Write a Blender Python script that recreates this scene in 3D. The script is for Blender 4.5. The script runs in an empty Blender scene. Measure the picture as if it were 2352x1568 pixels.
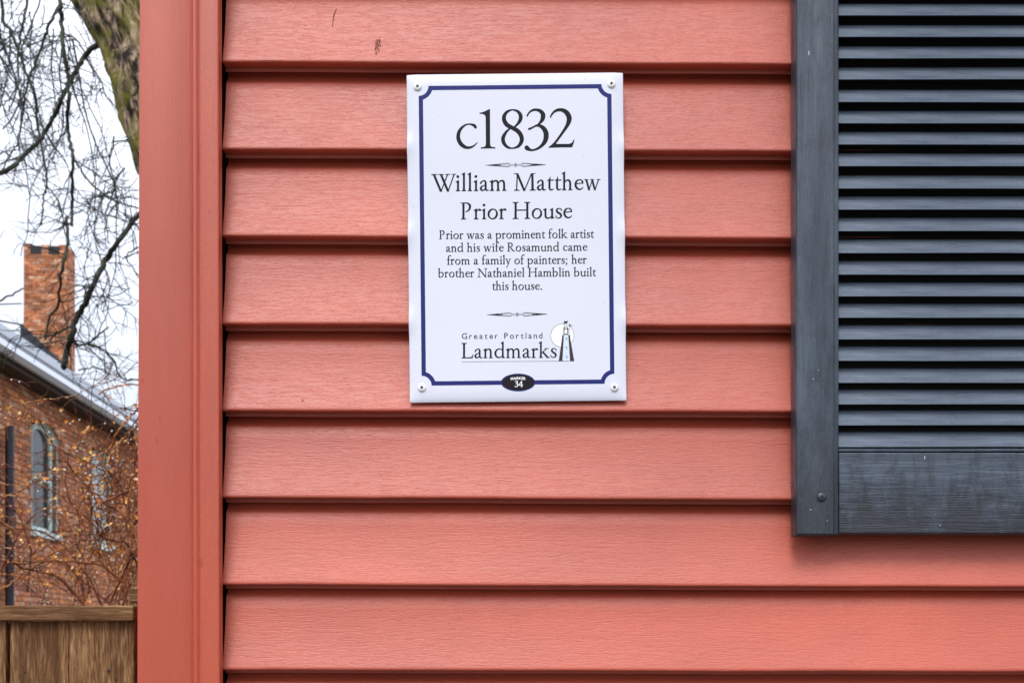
import bpy, bmesh, math, random
import numpy as np
from mathutils import Vector, Matrix, noise
R = math.radians
random.seed(11)
sc = bpy.context.scene
col = sc.collection

# ------------------------------------------------------------------ camera, light, exposure
F = 2613.0          # focal length in units of 1/2352 of the frame width
D = 1.327           # metres from the camera to the front edges of the clapboards (y = 0)
EYE = 1.75          # eye height
HOR = 1450.0        # where the horizon lies, in the same units
cam_d = bpy.data.cameras.new('camera')
cam = bpy.data.objects.new('camera', cam_d); col.objects.link(cam)
cam_d.sensor_width = 36; cam_d.lens = 36 * F / 2352
cam_d.shift_y = (HOR - 784) / 2352
cam.location = (0, -D, EYE); cam.rotation_euler = (R(90), 0, 0)
cam_d.clip_start = 0.05; cam_d.clip_end = 2000
cam_d.dof.use_dof = True; cam_d.dof.focus_distance = D; cam_d.dof.aperture_fstop = 15
sc.camera = cam

w = bpy.data.worlds.new('World'); sc.world = w; w.use_nodes = True
nt = w.node_tree; nt.nodes.clear()
wo = nt.nodes.new('ShaderNodeOutputWorld')
sky = nt.nodes.new('ShaderNodeTexSky'); sky.sky_type = 'NISHITA'; sky.sun_disc = False
SUN_EL, SUN_AZ = 50, 192
SKY_LOW, SKY_HIGH = .48, 2.55      # an overcast sky is about three times brighter overhead than at the horizon
sky.sun_elevation = R(SUN_EL); sky.sun_rotation = R(SUN_AZ); sky.air_density = 1; sky.dust_density = 3
b1 = nt.nodes.new('ShaderNodeBackground'); b1.inputs[1].default_value = 0.12
nt.links.new(sky.outputs[0], b1.inputs[0])
tcw = nt.nodes.new('ShaderNodeTexCoord')
nz = nt.nodes.new('ShaderNodeTexNoise'); nz.inputs['Scale'].default_value = 2.2; nz.inputs['Detail'].default_value = 5
nt.links.new(tcw.outputs['Generated'], nz.inputs['Vector'])
rp = nt.nodes.new('ShaderNodeValToRGB')
rp.color_ramp.elements[0].position = .3; rp.color_ramp.elements[0].color = (.82, .90, 1.06, 1)
rp.color_ramp.elements[1].position = .7; rp.color_ramp.elements[1].color = (.94, .98, 1.08, 1)
nt.links.new(nz.outputs[0], rp.inputs[0])
b2 = nt.nodes.new('ShaderNodeBackground'); b2.inputs[1].default_value = 1.0
nt.links.new(rp.outputs[0], b2.inputs[0])
sep = nt.nodes.new('ShaderNodeSeparateXYZ'); nt.links.new(tcw.outputs['Generated'], sep.inputs[0])
mr = nt.nodes.new('ShaderNodeMapRange'); mr.inputs[1].default_value = 0; mr.inputs[2].default_value = 1
mr.inputs[3].default_value = SKY_LOW; mr.inputs[4].default_value = SKY_HIGH
nt.links.new(sep.outputs[2], mr.inputs[0]); nt.links.new(mr.outputs[0], b2.inputs[1])
mx = nt.nodes.new('ShaderNodeMixShader'); mx.inputs[0].default_value = .8
nt.links.new(b1.outputs[0], mx.inputs[1]); nt.links.new(b2.outputs[0], mx.inputs[2])
nt.links.new(mx.outputs[0], wo.inputs[0])

sd = bpy.data.lights.new('sun', 'SUN'); sd.energy = 1.3; sd.angle = R(22); sd.color = (1, .97, .93)
so = bpy.data.objects.new('sun', sd); col.objects.link(so)
az = R(SUN_AZ)
sv = Vector((math.sin(az) * math.cos(R(SUN_EL)), math.cos(az) * math.cos(R(SUN_EL)), math.sin(R(SUN_EL))))
so.rotation_euler = sv.to_track_quat('Z', 'Y').to_euler()

vs = sc.view_settings
vs.view_transform = 'Standard'; vs.look = 'None'; vs.gamma = 1; vs.exposure = 0.42
vs.use_curve_mapping = False
sc.cycles.max_bounces = 6; sc.cycles.use_denoising = True

# ------------------------------------------------------------------ helpers
def at(px, py, y):
    d = D + y
    return Vector(((px - 1176) / F * d, y, EYE + (HOR - py) / F * d))

def tag(o, label=None, cat=None, group=None, kind=None):
    if label: o['label'] = label
    if cat: o['category'] = cat
    if group: o['group'] = group
    if kind: o['kind'] = kind
    return o

def empty(name, loc=(0, 0, 0), rot=(0, 0, 0)):
    o = bpy.data.objects.new(name, None); o.location = loc; o.rotation_euler = rot
    o.empty_display_size = .1; col.objects.link(o); return o

def meshobj(name, vs_, fs_, mat, parent=None, smooth=False):
    me = bpy.data.meshes.new(name); me.from_pydata([tuple(v) for v in vs_], [], fs_); me.update()
    if mat: me.materials.append(mat)
    if smooth:
        for p in me.polygons: p.use_smooth = True
    o = bpy.data.objects.new(name, me); col.objects.link(o)
    if parent: o.parent = parent
    return o

class MB:
    def __init__(s): s.v = []; s.f = []; s.c = []
    def poly(s, pts, c=None):
        n = len(s.v); s.v += [tuple(p) for p in pts]; s.f.append(tuple(range(n, n + len(pts)))); s.c.append(c)
    def box(s, a, b, c=None):
        x0, y0, z0 = a; x1, y1, z1 = b; n = len(s.v)
        s.v += [(x0,y0,z0),(x1,y0,z0),(x1,y1,z0),(x0,y1,z0),(x0,y0,z1),(x1,y0,z1),(x1,y1,z1),(x0,y1,z1)]
        for f in ((0,3,2,1),(4,5,6,7),(0,1,5,4),(1,2,6,5),(2,3,7,6),(3,0,4,7)):
            s.f.append(tuple(n + i for i in f)); s.c.append(c)
    def tube(s, pts, rad, k=5, cap=True):
        pts = [Vector(p) for p in pts]; n0 = len(s.v); m = len(pts)
        for i, p in enumerate(pts):
            t = (pts[min(i+1, m-1)] - pts[max(i-1, 0)])
            if t.length < 1e-9: t = Vector((0, 0, 1))
            t.normalize()
            a = t.cross(Vector((0, 1, 0)) if abs(t.y) < .9 else Vector((1, 0, 0))).normalized(); b = t.cross(a)
            r = rad[i] if hasattr(rad, '__len__') else rad
            for j in range(k):
                th = 2 * math.pi * j / k
                s.v.append(tuple(p + a * (r * math.cos(th)) + b * (r * math.sin(th))))
        for i in range(m - 1):
            for j in range(k):
                s.f.append((n0+i*k+j, n0+i*k+(j+1) % k, n0+(i+1)*k+(j+1) % k, n0+(i+1)*k+j)); s.c.append(None)
        if cap:
            s.f.append(tuple(n0 + j for j in range(k))[::-1]); s.f.append(tuple(n0+(m-1)*k+j for j in range(k))); s.c += [None, None]
    def extrude(s, prof, x0, x1, nx=1, fn=None, closed=True):
        """profile of (y,z) run along x"""
        n0 = len(s.v); k = len(prof)
        for i in range(nx + 1):
            t = i / nx; x = x0 + (x1 - x0) * t
            for (y, z) in prof:
                p = (x, y, z)
                s.v.append(fn(p) if fn else p)
        for i in range(nx):
            for j in range(k if closed else k - 1):
                a = n0 + i*k + j; b = n0 + i*k + (j+1) % k
                s.f.append((a, b, b + k, a + k)); s.c.append(None)
        if closed:
            s.f.append(tuple(n0 + j for j in range(k))[::-1]); s.f.append(tuple(n0 + nx*k + j for j in range(k))); s.c += [None, None]
    def build(s, name, mat, parent=None, smooth=False, kind=None):
        o = meshobj(name, s.v, s.f, mat, parent, smooth)
        if any(c is not None for c in s.c):
            at_ = o.data.color_attributes.new('tint', 'FLOAT_COLOR', 'CORNER')
            arr = []
            for f, c in zip(s.f, s.c):
                c = c or (.5, .5, .5)
                arr += [c[0], c[1], c[2], 1] * len(f)
            at_.data.foreach_set('color', arr)
        if kind: o['kind'] = kind
        return o

def fix_normals(o):
    bm = bmesh.new(); bm.from_mesh(o.data); bmesh.ops.recalc_face_normals(bm, faces=bm.faces); bm.to_mesh(o.data); bm.free(); return o

def bevel(o, wd, seg=2, ang=40):
    m = o.modifiers.new('b', 'BEVEL'); m.width = wd; m.segments = seg; m.limit_method = 'ANGLE'; m.angle_limit = R(ang); return o

# ------------------------------------------------------------------ materials
class Mat:
    def __init__(s, name, base=(.5, .5, .5), rough=.5, spec=.5):
        s.m = bpy.data.materials.new(name); s.m.use_nodes = True; s.t = s.m.node_tree
        s.b = s.t.nodes['Principled BSDF']; s.b.inputs['Base Color'].default_value = (*base, 1)
        s.b.inputs['Roughness'].default_value = rough; s.b.inputs['Specular IOR Level'].default_value = spec
        s.tc = None; s.h = None
    def n(s, t, **k):
        x = s.t.nodes.new(t)
        for a, v in k.items(): setattr(x, a, v)
        return x
    def l(s, a, b): s.t.links.new(a, b)
    def vec(s, scale=(1, 1, 1), rot=(0, 0, 0)):
        if not s.tc: s.tc = s.n('ShaderNodeTexCoord')
        m = s.n('ShaderNodeMapping'); m.inputs['Scale'].default_value = scale; m.inputs['Rotation'].default_value = rot
        s.l(s.tc.outputs['Object'], m.inputs[0]); return m.outputs[0]
    def noise(s, scale, vecscale=(1, 1, 1), detail=4, rough=.5, dist=0, rot=(0, 0, 0)):
        x = s.n('ShaderNodeTexNoise'); x.inputs['Scale'].default_value = scale; x.inputs['Detail'].default_value = detail
        x.inputs['Roughness'].default_value = rough; x.inputs['Distortion'].default_value = dist
        s.l(s.vec(vecscale, rot), x.inputs['Vector']); return x.outputs[0]
    def ramp(s, src, stops):
        r = s.n('ShaderNodeValToRGB'); e = r.color_ramp.elements
        while len(e) < len(stops): e.new(.5)
        for q, (p, c) in zip(e, stops):
            q.position = p; q.color = (*c, 1) if hasattr(c, '__len__') else (c, c, c, 1)
        s.l(src, r.inputs[0]); return r.outputs[0]
    def mix(s, fac, a, b, mode='MIX'):
        m = s.n('ShaderNodeMix', data_type='RGBA', blend_type=mode)
        for sock, v in ((m.inputs[0], fac), (m.inputs[6], a), (m.inputs[7], b)):
            if isinstance(v, (int, float)): sock.default_value = v if sock == m.inputs[0] else (v, v, v, 1)
            elif isinstance(v, tuple): sock.default_value = (*v, 1)
            else: s.l(v, sock)
        return m.outputs[2]
    def bump(s, h, dist, strength=1):
        b = s.n('ShaderNodeBump'); b.inputs['Distance'].default_value = dist; b.inputs['Strength'].default_value = strength
        s.l(h, b.inputs['Height'])
        if s.h: s.l(s.h, b.inputs['Normal'])
        s.h = b.outputs[0]; s.l(s.h, s.b.inputs['Normal'])
    def color(s, c): s.l(c, s.b.inputs['Base Color'])
    def rough(s, c): s.l(c, s.b.inputs['Roughness'])

# red vinyl, horizontal emboss
def red_vinyl(name, vertical=False, base=(.49, .080, .040)):
    M = Mat(name, base, .38, .7)
    sx = (1, 1, 1)
    if vertical: g1, g2, g3 = (300, 60, 9), (700, 60, 26), (1, 1, .25)
    else: g1, g2, g3 = (38, 60, 440), (90, 60, 1100), (.22, 1, 1)
    n1 = M.noise(1, g1, 3, .6, .9); n2 = M.noise(1, g2, 2, .5, .4)
    h = M.mix(.4, n1, n2)
    hr = M.ramp(h, [(.34, 0), (.5, .75), (.62, 1)])
    M.bump(hr, .00048 if not vertical else .00028, .48)
    wv = M.noise(9, (.35, 1, 1.6), 3, .5); M.bump(wv, .0016, .25)
    n3 = M.noise(6, g3, 5, .6)
    dk = tuple(v * .86 for v in base); lt = (base[0] * 1.05, base[1] * 1.22, base[2] * 1.3)
    c = M.ramp(n3, [(.3, dk), (.7, lt)])
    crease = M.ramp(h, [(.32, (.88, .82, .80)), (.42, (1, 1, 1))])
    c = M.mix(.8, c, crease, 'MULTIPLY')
    oi = M.n('ShaderNodeObjectInfo'); c = M.mix(1, c, M.ramp(oi.outputs['Random'], [(0, .95), (1, 1.05)]), 'MULTIPLY')
    c = M.mix(1, c, M.ramp(M.noise(3.2, (1, 1, 2.2) if not vertical else (1, 1, .4), 4, .6), [(.32, .90), (.68, 1.08)]), 'MULTIPLY')
    c = M.mix(1, c, M.ramp(M.noise(30, (1, 1, .10), 3, .6), [(.28, (.94, .93, .93)), (.42, (1, 1, 1))]), 'MULTIPLY')
    stp = M.noise(1100, (1, 1, 1), 2, .6); c = M.mix(1, c, M.ramp(stp, [(.36, .84), (.64, 1.14)]), 'MULTIPLY')
    sp = M.noise(420, (1, 1, 1), 2, .5)
    c = M.mix(M.ramp(sp, [(.70, 0), (.76, .5)]), c, (.16, .06, .04))
    M.color(c)
    M.rough(M.ramp(n3, [(.3, .40), (.7, .50)]))
    return M.m
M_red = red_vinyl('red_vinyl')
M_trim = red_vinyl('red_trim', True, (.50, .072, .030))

def shutter_mat(name, vertical=False, stain=.5, zlo=1.8535, lum=.78):
    M = Mat(name, (.06, .07, .085), .42, .5)
    if vertical: g = (420, 60, 10); g0 = (40, 40, 3)
    else: g = (14, 60, 430); g0 = (4, 40, 60)
    n1 = M.noise(1, g, 3, .6, 1.2, rot=(0, R(0 if vertical else 5), 0))
    M.bump(M.ramp(n1, [(.35, 0), (.55, 1)]), .0005, .6)
    n2 = M.noise(1, g0, 6, .65, .5)
    c = M.ramp(n2, [(p_, tuple(v * lum for v in q_)) for p_, q_ in ((.3, (.023, .031, .045)), (.5, (.044, .059, .082)), (.72, (.082, .103, .132)))])
    n3 = M.noise(46, (1, 1, .4), 8, .8, .3)
    mr_ = M.n('ShaderNodeMapRange'); mr_.inputs[1].default_value = zlo; mr_.inputs[2].default_value = zlo + .085 if not vertical else zlo + .16
    mr_.inputs[3].default_value = .22; mr_.inputs[4].default_value = -.05; mr_.clamp = True
    sx_ = M.n('ShaderNodeSeparateXYZ'); M.l(M.tc.outputs['Object'], sx_.inputs[0]); M.l(sx_.outputs[2], mr_.inputs[0])
    ad = M.n('ShaderNodeMath', operation='SUBTRACT'); M.l(n3, ad.inputs[0]); M.l(mr_.outputs[0], ad.inputs[1])
    c = M.mix(M.ramp(ad.outputs[0], [(.36, stain), (.58, 0)]), c, (.009, .009, .013))
    fine = M.noise(900, (1, 1, 1), 2, .5)
    c = M.mix(M.ramp(fine, [(.62, 0), (.72, .35)]), c, (.20, .22, .25))
    M.color(c); M.rough(M.ramp(n3, [(.4, .5), (.6, .36)]))
    return M.m
M_sh_v = shutter_mat('slate_vinyl_upright', True, .7, 1.8535, .95)
M_sh_h = shutter_mat('slate_vinyl_rail', False, .85, 1.8535, 1.15)
M_sh_s = shutter_mat('slate_vinyl_slat', False, .15, -1, 1.4)

M = Mat('sign_white', (.80, .805, .87), .32, .5)
n = M.noise(3, (1, 1, 1), 4); M.color(M.ramp(n, [(.3, (.63, .635, .71)), (.7, (.68, .685, .755))]))
sp = M.noise(160, (1, 1, 1), 1); M.bump(sp, .0001, .25)
M_sign = M.m
M_ink = Mat('black_ink', (.007, .007, .011), .5, .15).m
M_blue = Mat('blue_ink', (.014, .019, .14), .5, .2).m
M_badge = Mat('badge_ink', (.012, .008, .009), .5, .15).m
M_paper = Mat('white_ink', (.88, .89, .86), .35, .4).m
M_pale = Mat('pale_ink', (.62, .70, .76), .35, .4).m
M_plum = Mat('dark_plum_ink', (.035, .012, .02), .35, .4).m
M_screw = Mat('white_screw', (.85, .86, .82), .25, .6).m
M_shade_speck = Mat('recess_shade_and_specks', (.015, .015, .015), .5, .3).m  # near-black colour for painted recess shade, also for knots and specks
M_dark = Mat('sheathing_gap_shade', (.03, .012, .008), .9, .1).m  # near-black colour gives the slot beside the corner board its shade
M_dirt = Mat('brown_dirt', (.24, .085, .055), .8, .2).m
M_drip = Mat('dark_red_drip', (.42, .055, .03), .4, .5).m
M_bscrew = Mat('black_screw', (.03, .032, .036), .3, .6).m

M = Mat('brick', (.4, .15, .08), .8, .3)
at_ = M.n('ShaderNodeAttribute', attribute_name='tint')
n = M.noise(9, (1, 1, 1), 6, .75); M.color(M.mix(.85, at_.outputs['Color'], M.ramp(n, [(.34, .35), (.64, 1.35)]), 'MULTIPLY'))
M.bump(n, .01, .4); M_brick = M.m
M_mortar = Mat('mortar', (.27, .16, .11), .9, .2).m
M_mint = Mat('mint_paint', (.68, .80, .74), .6, .2).m
M_blind = Mat('pale_blind', (.55, .62, .62), .4, .5).m
M_glass = Mat('window_glass', (.02, .025, .03), .06, .6).m
M_black = Mat('black_pipe', (.014, .015, .025), .4, .5).m
M_gutter = Mat('pale_metal', (.75, .78, .84), .35, .5).m
M_soffit = Mat('brown_soffit', (.05, .03, .02), .7, .3).m
M = Mat('grey_roof', (.3, .32, .35), .75, .15)
n = M.noise(4, (1, 6, 1), 5); M.color(M.ramp(n, [(.3, (.055, .06, .07)), (.7, (.10, .108, .12))])); M_roof = M.m

def bark(name, dark, mid, moss, twig=False):
    M = Mat(name, mid, .8, .25)
    n = M.noise(15 if not twig else 60, (1, 1, .42), 6, .7, .8)
    c = M.ramp(n, [(.43, dark), (.50, mid), (.58, tuple(min(1, v * 2.8) for v in mid))])
    n2 = M.noise(5 if not twig else 7, (1, 1, 1), 5, .65)
    c = M.mix(M.ramp(n2, [(.44, 0), (.56, .85)]), c, moss)
    M.color(c); M.bump(n, .02 if not twig else .003, 1); return M.m
M_bark = bark('mossy_bark', (.012, .007, .004), (.16, .115, .075), (.17, .165, .018))
M_twig = bark('dark_twig_bark', (.010, .011, .008), (.030, .028, .024), (.035, .045, .018), True)
M_ftwig = bark('fine_twig_bark', (.012, .011, .014), (.026, .024, .028), (.03, .034, .02), True)
M_vine = bark('orange_vine_bark', (.10, .04, .018), (.36, .19, .09), (.46, .20, .05), True)
M_sht = bark('red_brown_twig', (.03, .010, .007), (.10, .030, .016), (.26, .10, .035), True)
M = Mat('yellow_leaf', (.6, .33, .05), .5, .4)
n = M.noise(9, (1, 1, 1), 3); M.color(M.ramp(n, [(.3, (.45, .12, .02)), (.5, (.72, .32, .05)), (.7, (.85, .62, .26))])); M_leaf = M.m
M = Mat('white_drop_glint', (.9, .93, .95), .05, 1); M.b.inputs['Metallic'].default_value = .0; M_drop = M.m  # opaque white: the sky's glint is painted into the drops

def wood(name, vertical, seed):
    M = Mat(name, (.2, .1, .05), .75, .15)
    if vertical: g = (190, 60, 13); gb = (16, 20, 2.2)
    else: g = (9, 60, 230); gb = (2.2, 20, 16)
    n1 = M.noise(1, g, 5, .65, 1.3); n2 = M.noise(1, gb, 4, .6, .5)
    c = M.ramp(n1, [(.3, (.05, .024, .010)), (.5, (.22, .115, .048)), (.66, (.48, .30, .15))])
    c = M.mix(M.ramp(n2, [(.38, .7), (.56, 0)]), c, (.08, .034, .014))
    M.color(c); M.bump(n1, .0035, .8); return M.m
M_wv = wood('weathered_board', True, 1); M_wh = wood('weathered_rail', False, 2)
M = Mat('ground', (.06, .06, .05), .9, .2); n = M.noise(3, (1, 1, 1), 6)
M.color(M.ramp(n, [(.4, (.05, .05, .045)), (.6, (.09, .085, .06))])); M_ground = M.m
M = Mat('pavement_mat', (.1, .1, .1), .6, .3); n = M.noise(20, (1, 1, 1), 6)
M.color(M.ramp(n, [(.3, (.07, .068, .065)), (.7, (.12, .118, .11))])); M_pave = M.m

# ------------------------------------------------------------------ setting
g = MB(); g.poly([(-400, -400, 0), (400, -400, 0), (400, 400, 0), (-400, 400, 0)])
tag(g.build('ground', M_ground), kind='structure')
g = MB(); g.box((-6, -3.2, -.1), (8, -.25, .012)); tag(g.build('pavement', M_pave), kind='structure')

# ------------------------------------------------------------------ red clapboard house
house = tag(empty('clapboard_house', (0, 0, 0)),
            'coral red clapboard house wall with a wide corner board, carrying sign and shutter', 'house')
H = .1011
lips = [(-257, -252), (-57, -52), (143, 148), (343, 348), (542, 548), (744, 748), (943, 946), (1142, 1147), (1342, 1346),
        (1538, 1541), (1738, 1741), (1938, 1941)]
def lip_z(i, x):
    a = at(0, lips[i][0], 0).z; b = at(0, lips[i][1], 0).z
    x0 = at(508, 0, 0).x; x1 = at(1820, 0, 0).x
    return a + (b - a) * (x - x0) / (x1 - x0)
XL = at(511, 0, 0).x; XR = 2.6
for i in range(len(lips)):
    prof = [(.032, H + .014), (.0275, H + .014), (.0275, H - .0005), (.0265, H - .0050), (.0235, H - .0095), (.0195, H - .0130), (.0175, H - .0158),
            (.0160, H * .70), (.0134, H * .54), (.0100, H * .38), (.0060, H * .22), (.0022, .010), (.0006, .0045), (0, .0022), (.0005, .0007), (.0016, 0),
            (.0150, .0012), (.0152, -.0026), (.0160, -.0036), (.0172, -.0032), (.0190, .0004), (.030, .003)]
    def fn(p, i=i):
        x, y, z = p
        wob = .00030 * noise.noise(Vector((x * 9, i * 7.3, 0))) + .00016 * noise.noise(Vector((x * 45, i * 3.1, 5)))
        wz = .0007 * noise.noise(Vector((x * 6, i * 5.1, 9))) + .00030 * noise.noise(Vector((x * 38, i * 2.1, 4)))
        f = max(0, 1 - abs(z) / .05)
        return (x, y + wob * (2.2 if .005 < z < .09 else 1), lip_z(i, x) + z + wz * f)
    mb = MB(); mb.extrude(prof, XL, XR, 150, fn)
    o = mb.build('siding_board', M_red, house)
    fix_normals(o)
    for p in o.data.polygons: p.use_smooth = True
    e = o.modifiers.new('e', 'EDGE_SPLIT'); e.split_angle = R(42)
# sheathing behind and the body of the house
g = MB(); g.box((at(420, 0, 0).x, .034, 0), (6, .05, 3.4)); g.build('sheathing', M_dark, house)
g = MB(); g.box((at(330, 0, 0).x, .051, 0), (6, 7, 3.4)); g.build('side_wall', M_red, house)
g = MB(); xa = at(330, 0, 0).x - .35
g.poly([(xa, -.35, 3.4), (6.4, -.35, 3.4), (6.4, 3.5, 5.4), (xa, 3.5, 5.4)]); g.poly([(xa, 7.3, 3.4), (6.4, 7.3, 3.4), (6.4, 3.5, 5.4), (xa, 3.5, 5.4)])
o = g.build('roof', M_roof, house); m = o.modifiers.new('s', 'SOLIDIFY'); m.thickness = .08
# corner post: profile across x, lofted upright (x positions at top and bottom of the picture differ a little)
YT = -.020
def trim_prof(t):      # t 0 top .. 1 bottom of frame
    L0 = 319.5 + (313.5 - 319.5) * t; L1 = 439 + 1.5 * t; L3 = 502.5 + 2 * t
    def X(p, y): return at(p, 0, YT).x if y is None else p
    q = []
    xl = at(L0, 0, YT).x; x1 = at(L1, 0, YT).x; x3 = at(L3, 0, YT).x
    q += [(xl, .12), (xl, YT + .0030), (xl + .0005, YT + .0012), (xl + .0016, YT + .0002), (xl + .003, YT)]
    q += [(x1 - .0022, YT), (x1 - .0010, YT + .0012), (x1 + .0002, YT + .0016), (x1 + .0012, YT + .0004), (x1 + .0026, YT - .0020), (x1 + .0046, YT - .0030), (x1 + .0064, YT - .0024),
          (x1 + .0078, YT - .0004), (x1 + .0086, YT + .0004), (x1 + .0098, YT - .0002), (x1 + .012, YT - .0006)]
    q += [(x3 - .0025, YT - .0006), (x3 - .001, YT - .0002), (x3 - .0003, YT + .0007), (x3, YT + .0025), (x3, YT + .014), (x3 - .0012, YT + .014), (x3 - .0012, YT + .004), (xl + .004, YT + .006), (xl + .004, .12)]
    return q
mb = MB(); zt = at(0, 0, YT).z; zb_ = at(0, 1568, YT).z
zs = [0, .6] + [zb_ - .1 + (zt + .2 - zb_) * i / 40 for i in range(41)] + [3.38]
k = None
for z in zs:
    t = max(-.3, min(1.3, (zt - z) / (zt - zb_)))
    pr = trim_prof(t); k = len(pr)
    for j, (x, y) in enumerate(pr):
        wob = .0004 * noise.noise(Vector((z * 5, .7, 2))) + .00012 * noise.noise(Vector((z * 40, .3, 8)))
        mb.v.append((x + (wob if y < .01 else 0), y, z))
for i in range(len(zs) - 1):
    for j in range(k):
        mb.f.append((i*k+j, i*k+(j+1) % k, (i+1)*k+(j+1) % k, (i+1)*k+j)); mb.c.append(None)
o = mb.build('corner_board', M_trim, house); fix_normals(o)
for p in o.data.polygons: p.use_smooth = True
e = o.modifiers.new('e', 'EDGE_SPLIT'); e.split_angle = R(50)
corner = o

# dirt marks and paint runs
def face_point(px, py):
    """point on the clapboard face seen at this spot"""
    best = None
    for i in range(len(lips)):
        y = .006
        for _ in range(4):
            p = at(px, py, y); h = p.z - lip_z(i, p.x)
            y = float(np.interp(h, [.0045, .010, H*.22, H*.38, H*.54, H*.70, H-.0158], [.0006, .0022, .006, .01, .0134, .016, .0175]))
        if -.001 <= h < H - .015: best = at(px, py, y - .0007)
    return best
def blob(mb, fn, cx, cy, rx, ry, rot=0, n=11, rag=.25):
    pts = []
    for i in range(n):
        a = 2 * math.pi * i / n; r = 1 + random.uniform(-rag, rag)
        x, y = rx * r * math.cos(a), ry * r * math.sin(a)
        pts.append(fn(cx + x * math.cos(rot) - y * math.sin(rot), cy + x * math.sin(rot) + y * math.cos(rot)))
    if all(p is not None for p in pts): mb.poly(pts[::-1])
mb = MB()
cur = [(773, 20), (769, 28), (766, 38), (764.5, 50), (763.5, 62)]
for (a, b), wd in zip(zip(cur[:-1], cur[1:]), (1.5, 2.2, 1.8, 1.2)):
    mb.poly([face_point(a[0]-wd*.6, a[1]), face_point(b[0]-wd*.6, b[1]), face_point(b[0]+wd*.5, b[1]), face_point(a[0]+wd*.5, a[1])])
mb.build('scratch_mark', M_dirt, house)
mb = MB()
for _ in range(34):
    a = random.uniform(0, 6.28); r = random.random() ** .5
    blob(mb, face_point, 868 + 6.5 * r * math.cos(a) + (-.12) * 16 * r * math.sin(a), 103 + 17 * r * math.sin(a), random.uniform(.8, 1.7), random.uniform(1.0, 2.2), 0, 7)
for _ in range(5): blob(mb, face_point, 868 - random.uniform(2, 6), 103 + random.uniform(14, 23), 1, 1.2, 0, 6)
mb.build('scuff_mark', M_dirt, house)
for a_ in ((695, 919, 2.0, 3.2), (1140, 388, 1, 1.2), (705, 1120, 1.2, 1.0), (1620, 860, 1.2, 1)):
    mb = MB(); blob(mb, face_point, *a_); mb.build('dirt_spot', M_dirt, house)
ft = lambda px, py: at(px, py, YT - (.0004 if px < 440 else .0010))
for a_ in ((327, 873, 2.6, 4), (461, 1290, 2.4, 10)):
    mb = MB(); blob(mb, ft, *a_, 0, 12, .2); mb.build('paint_run', M_drip, corner)
for x, y, a, b in ((360, 1010, .8, 6), (362, 935, .7, 2), (430, 640, .7, 1.6), (490, 372, .8, 1.2), (482, 485, 1, 3), (341, 700, .7, 2), (367, 960, .7, 5), (400, 1180, .8, 2.4), (345, 1330, .8, 2), (420, 1420, .7, 1.4), (352, 470, .6, 1.2)):
    mb = MB(); blob(mb, ft, x, y, a, b, 0, 7); mb.build('dirt_spot', M_dirt, corner)

# ------------------------------------------------------------------ shutter
YS = -.026          # front of the stile
shut = tag(empty('window_shutter', at(1830, 1228, 0)),
           'slate grey louvred shutter with streaked bottom rail, screwed over the red clapboards', 'shutter')
shut.location = (0, 0, 0)
x0 = at(1829.5, 0, YS).x; x1 = at(1929, 0, YS).x; zbot = at(0, 1226, YS).z; ztop = zbot + 1.30
SW = .40            # whole width of the shutter
x4 = x0 + SW; x3 = x4 - (x1 - x0)
def stile(a, b, side):
    mb = MB(); s = side
    prof = [(a, -.001), (a, YS + .003), (a + .0012, YS + .0008), (a + .003, YS)] if s > 0 else [(a, -.001), (a, YS + .008), (a + .001, YS + .006), (a + .0042, YS + .0055), (a + .006, YS + .0005), (a + .0075, YS)]
    if s > 0: prof += [(b - .0078, YS), (b - .0070, YS + .0012), (b - .0062, YS + .0013), (b - .0052, YS + .0004), (b - .002, YS + .0016), (b - .0005, YS + .0035), (b, YS + .010), (b, -.001)]
    else: prof += [(b - .003, YS), (b - .0012, YS + .0008), (b, YS + .003), (b, -.001)]
    k = len(prof); zz = [zbot - .0012, zbot + .0008, zbot + .002] + [zbot + .03 * i for i in range(1, 43)]
    for i, z in enumerate(zz):
        for x, y in prof:
            ins = .0016 if i == 0 else 0
            mb.v.append((x, min(y + ins, -.001) + .0002 * noise.noise(Vector((z * 9, x * 3, 0))), z))
    for i in range(len(zz) - 1):
        for j in range(k):
            mb.f.append((i*k+j, i*k+(j+1) % k, (i+1)*k+(j+1) % k, (i+1)*k+j)); mb.c.append(None)
    mb.f.append(tuple(range(k))); mb.f.append(tuple((len(zz)-1)*k + j for j in range(k)))
    mb.c += [None] * 2
    o = mb.build('stile', M_sh_v, shut); fix_normals(o)
    return o
stile(x0, x1, 1); stile(x3, x4, -1)
zr0 = zbot; zr1 = at(0, 1039, YS + .003).z
mb = MB(); yr = YS + .0035
mb.extrude([(-.0008, zr0), (yr + .003, zr0), (yr + .001, zr0 + .0008), (yr, zr0 + .0025), (yr, zr1 - .0015), (yr + .0008, zr1), (-.0008, zr1)], x1 + .0004, x3 - .0004, 20)
o = mb.build('bottom_rail', M_sh_h, shut); fix_normals(o); o['label'] = 'streaked bottom rail with dark blotches'
mb = MB(); zm0 = zr1 + .0012; mb.extrude([(-.0008, zm0), (yr + .003, zm0), (yr + .0012, zm0 + .0008), (yr + .0012, zm0 + .0032), (yr + .004, zm0 + .0045), (-.0008, zm0 + .0045)], x1 + .0003, x3 - .0003, 1)
fix_normals(mb.build('rail_moulding', M_sh_h, shut))
g = MB(); g.box((x1 - .002, .0, zbot + .01), (x3 + .002, .0012, ztop)); g.build('backing', M_shade_speck, shut)  # sheet coloured near-black, painting the deep shade between the slats
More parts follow.
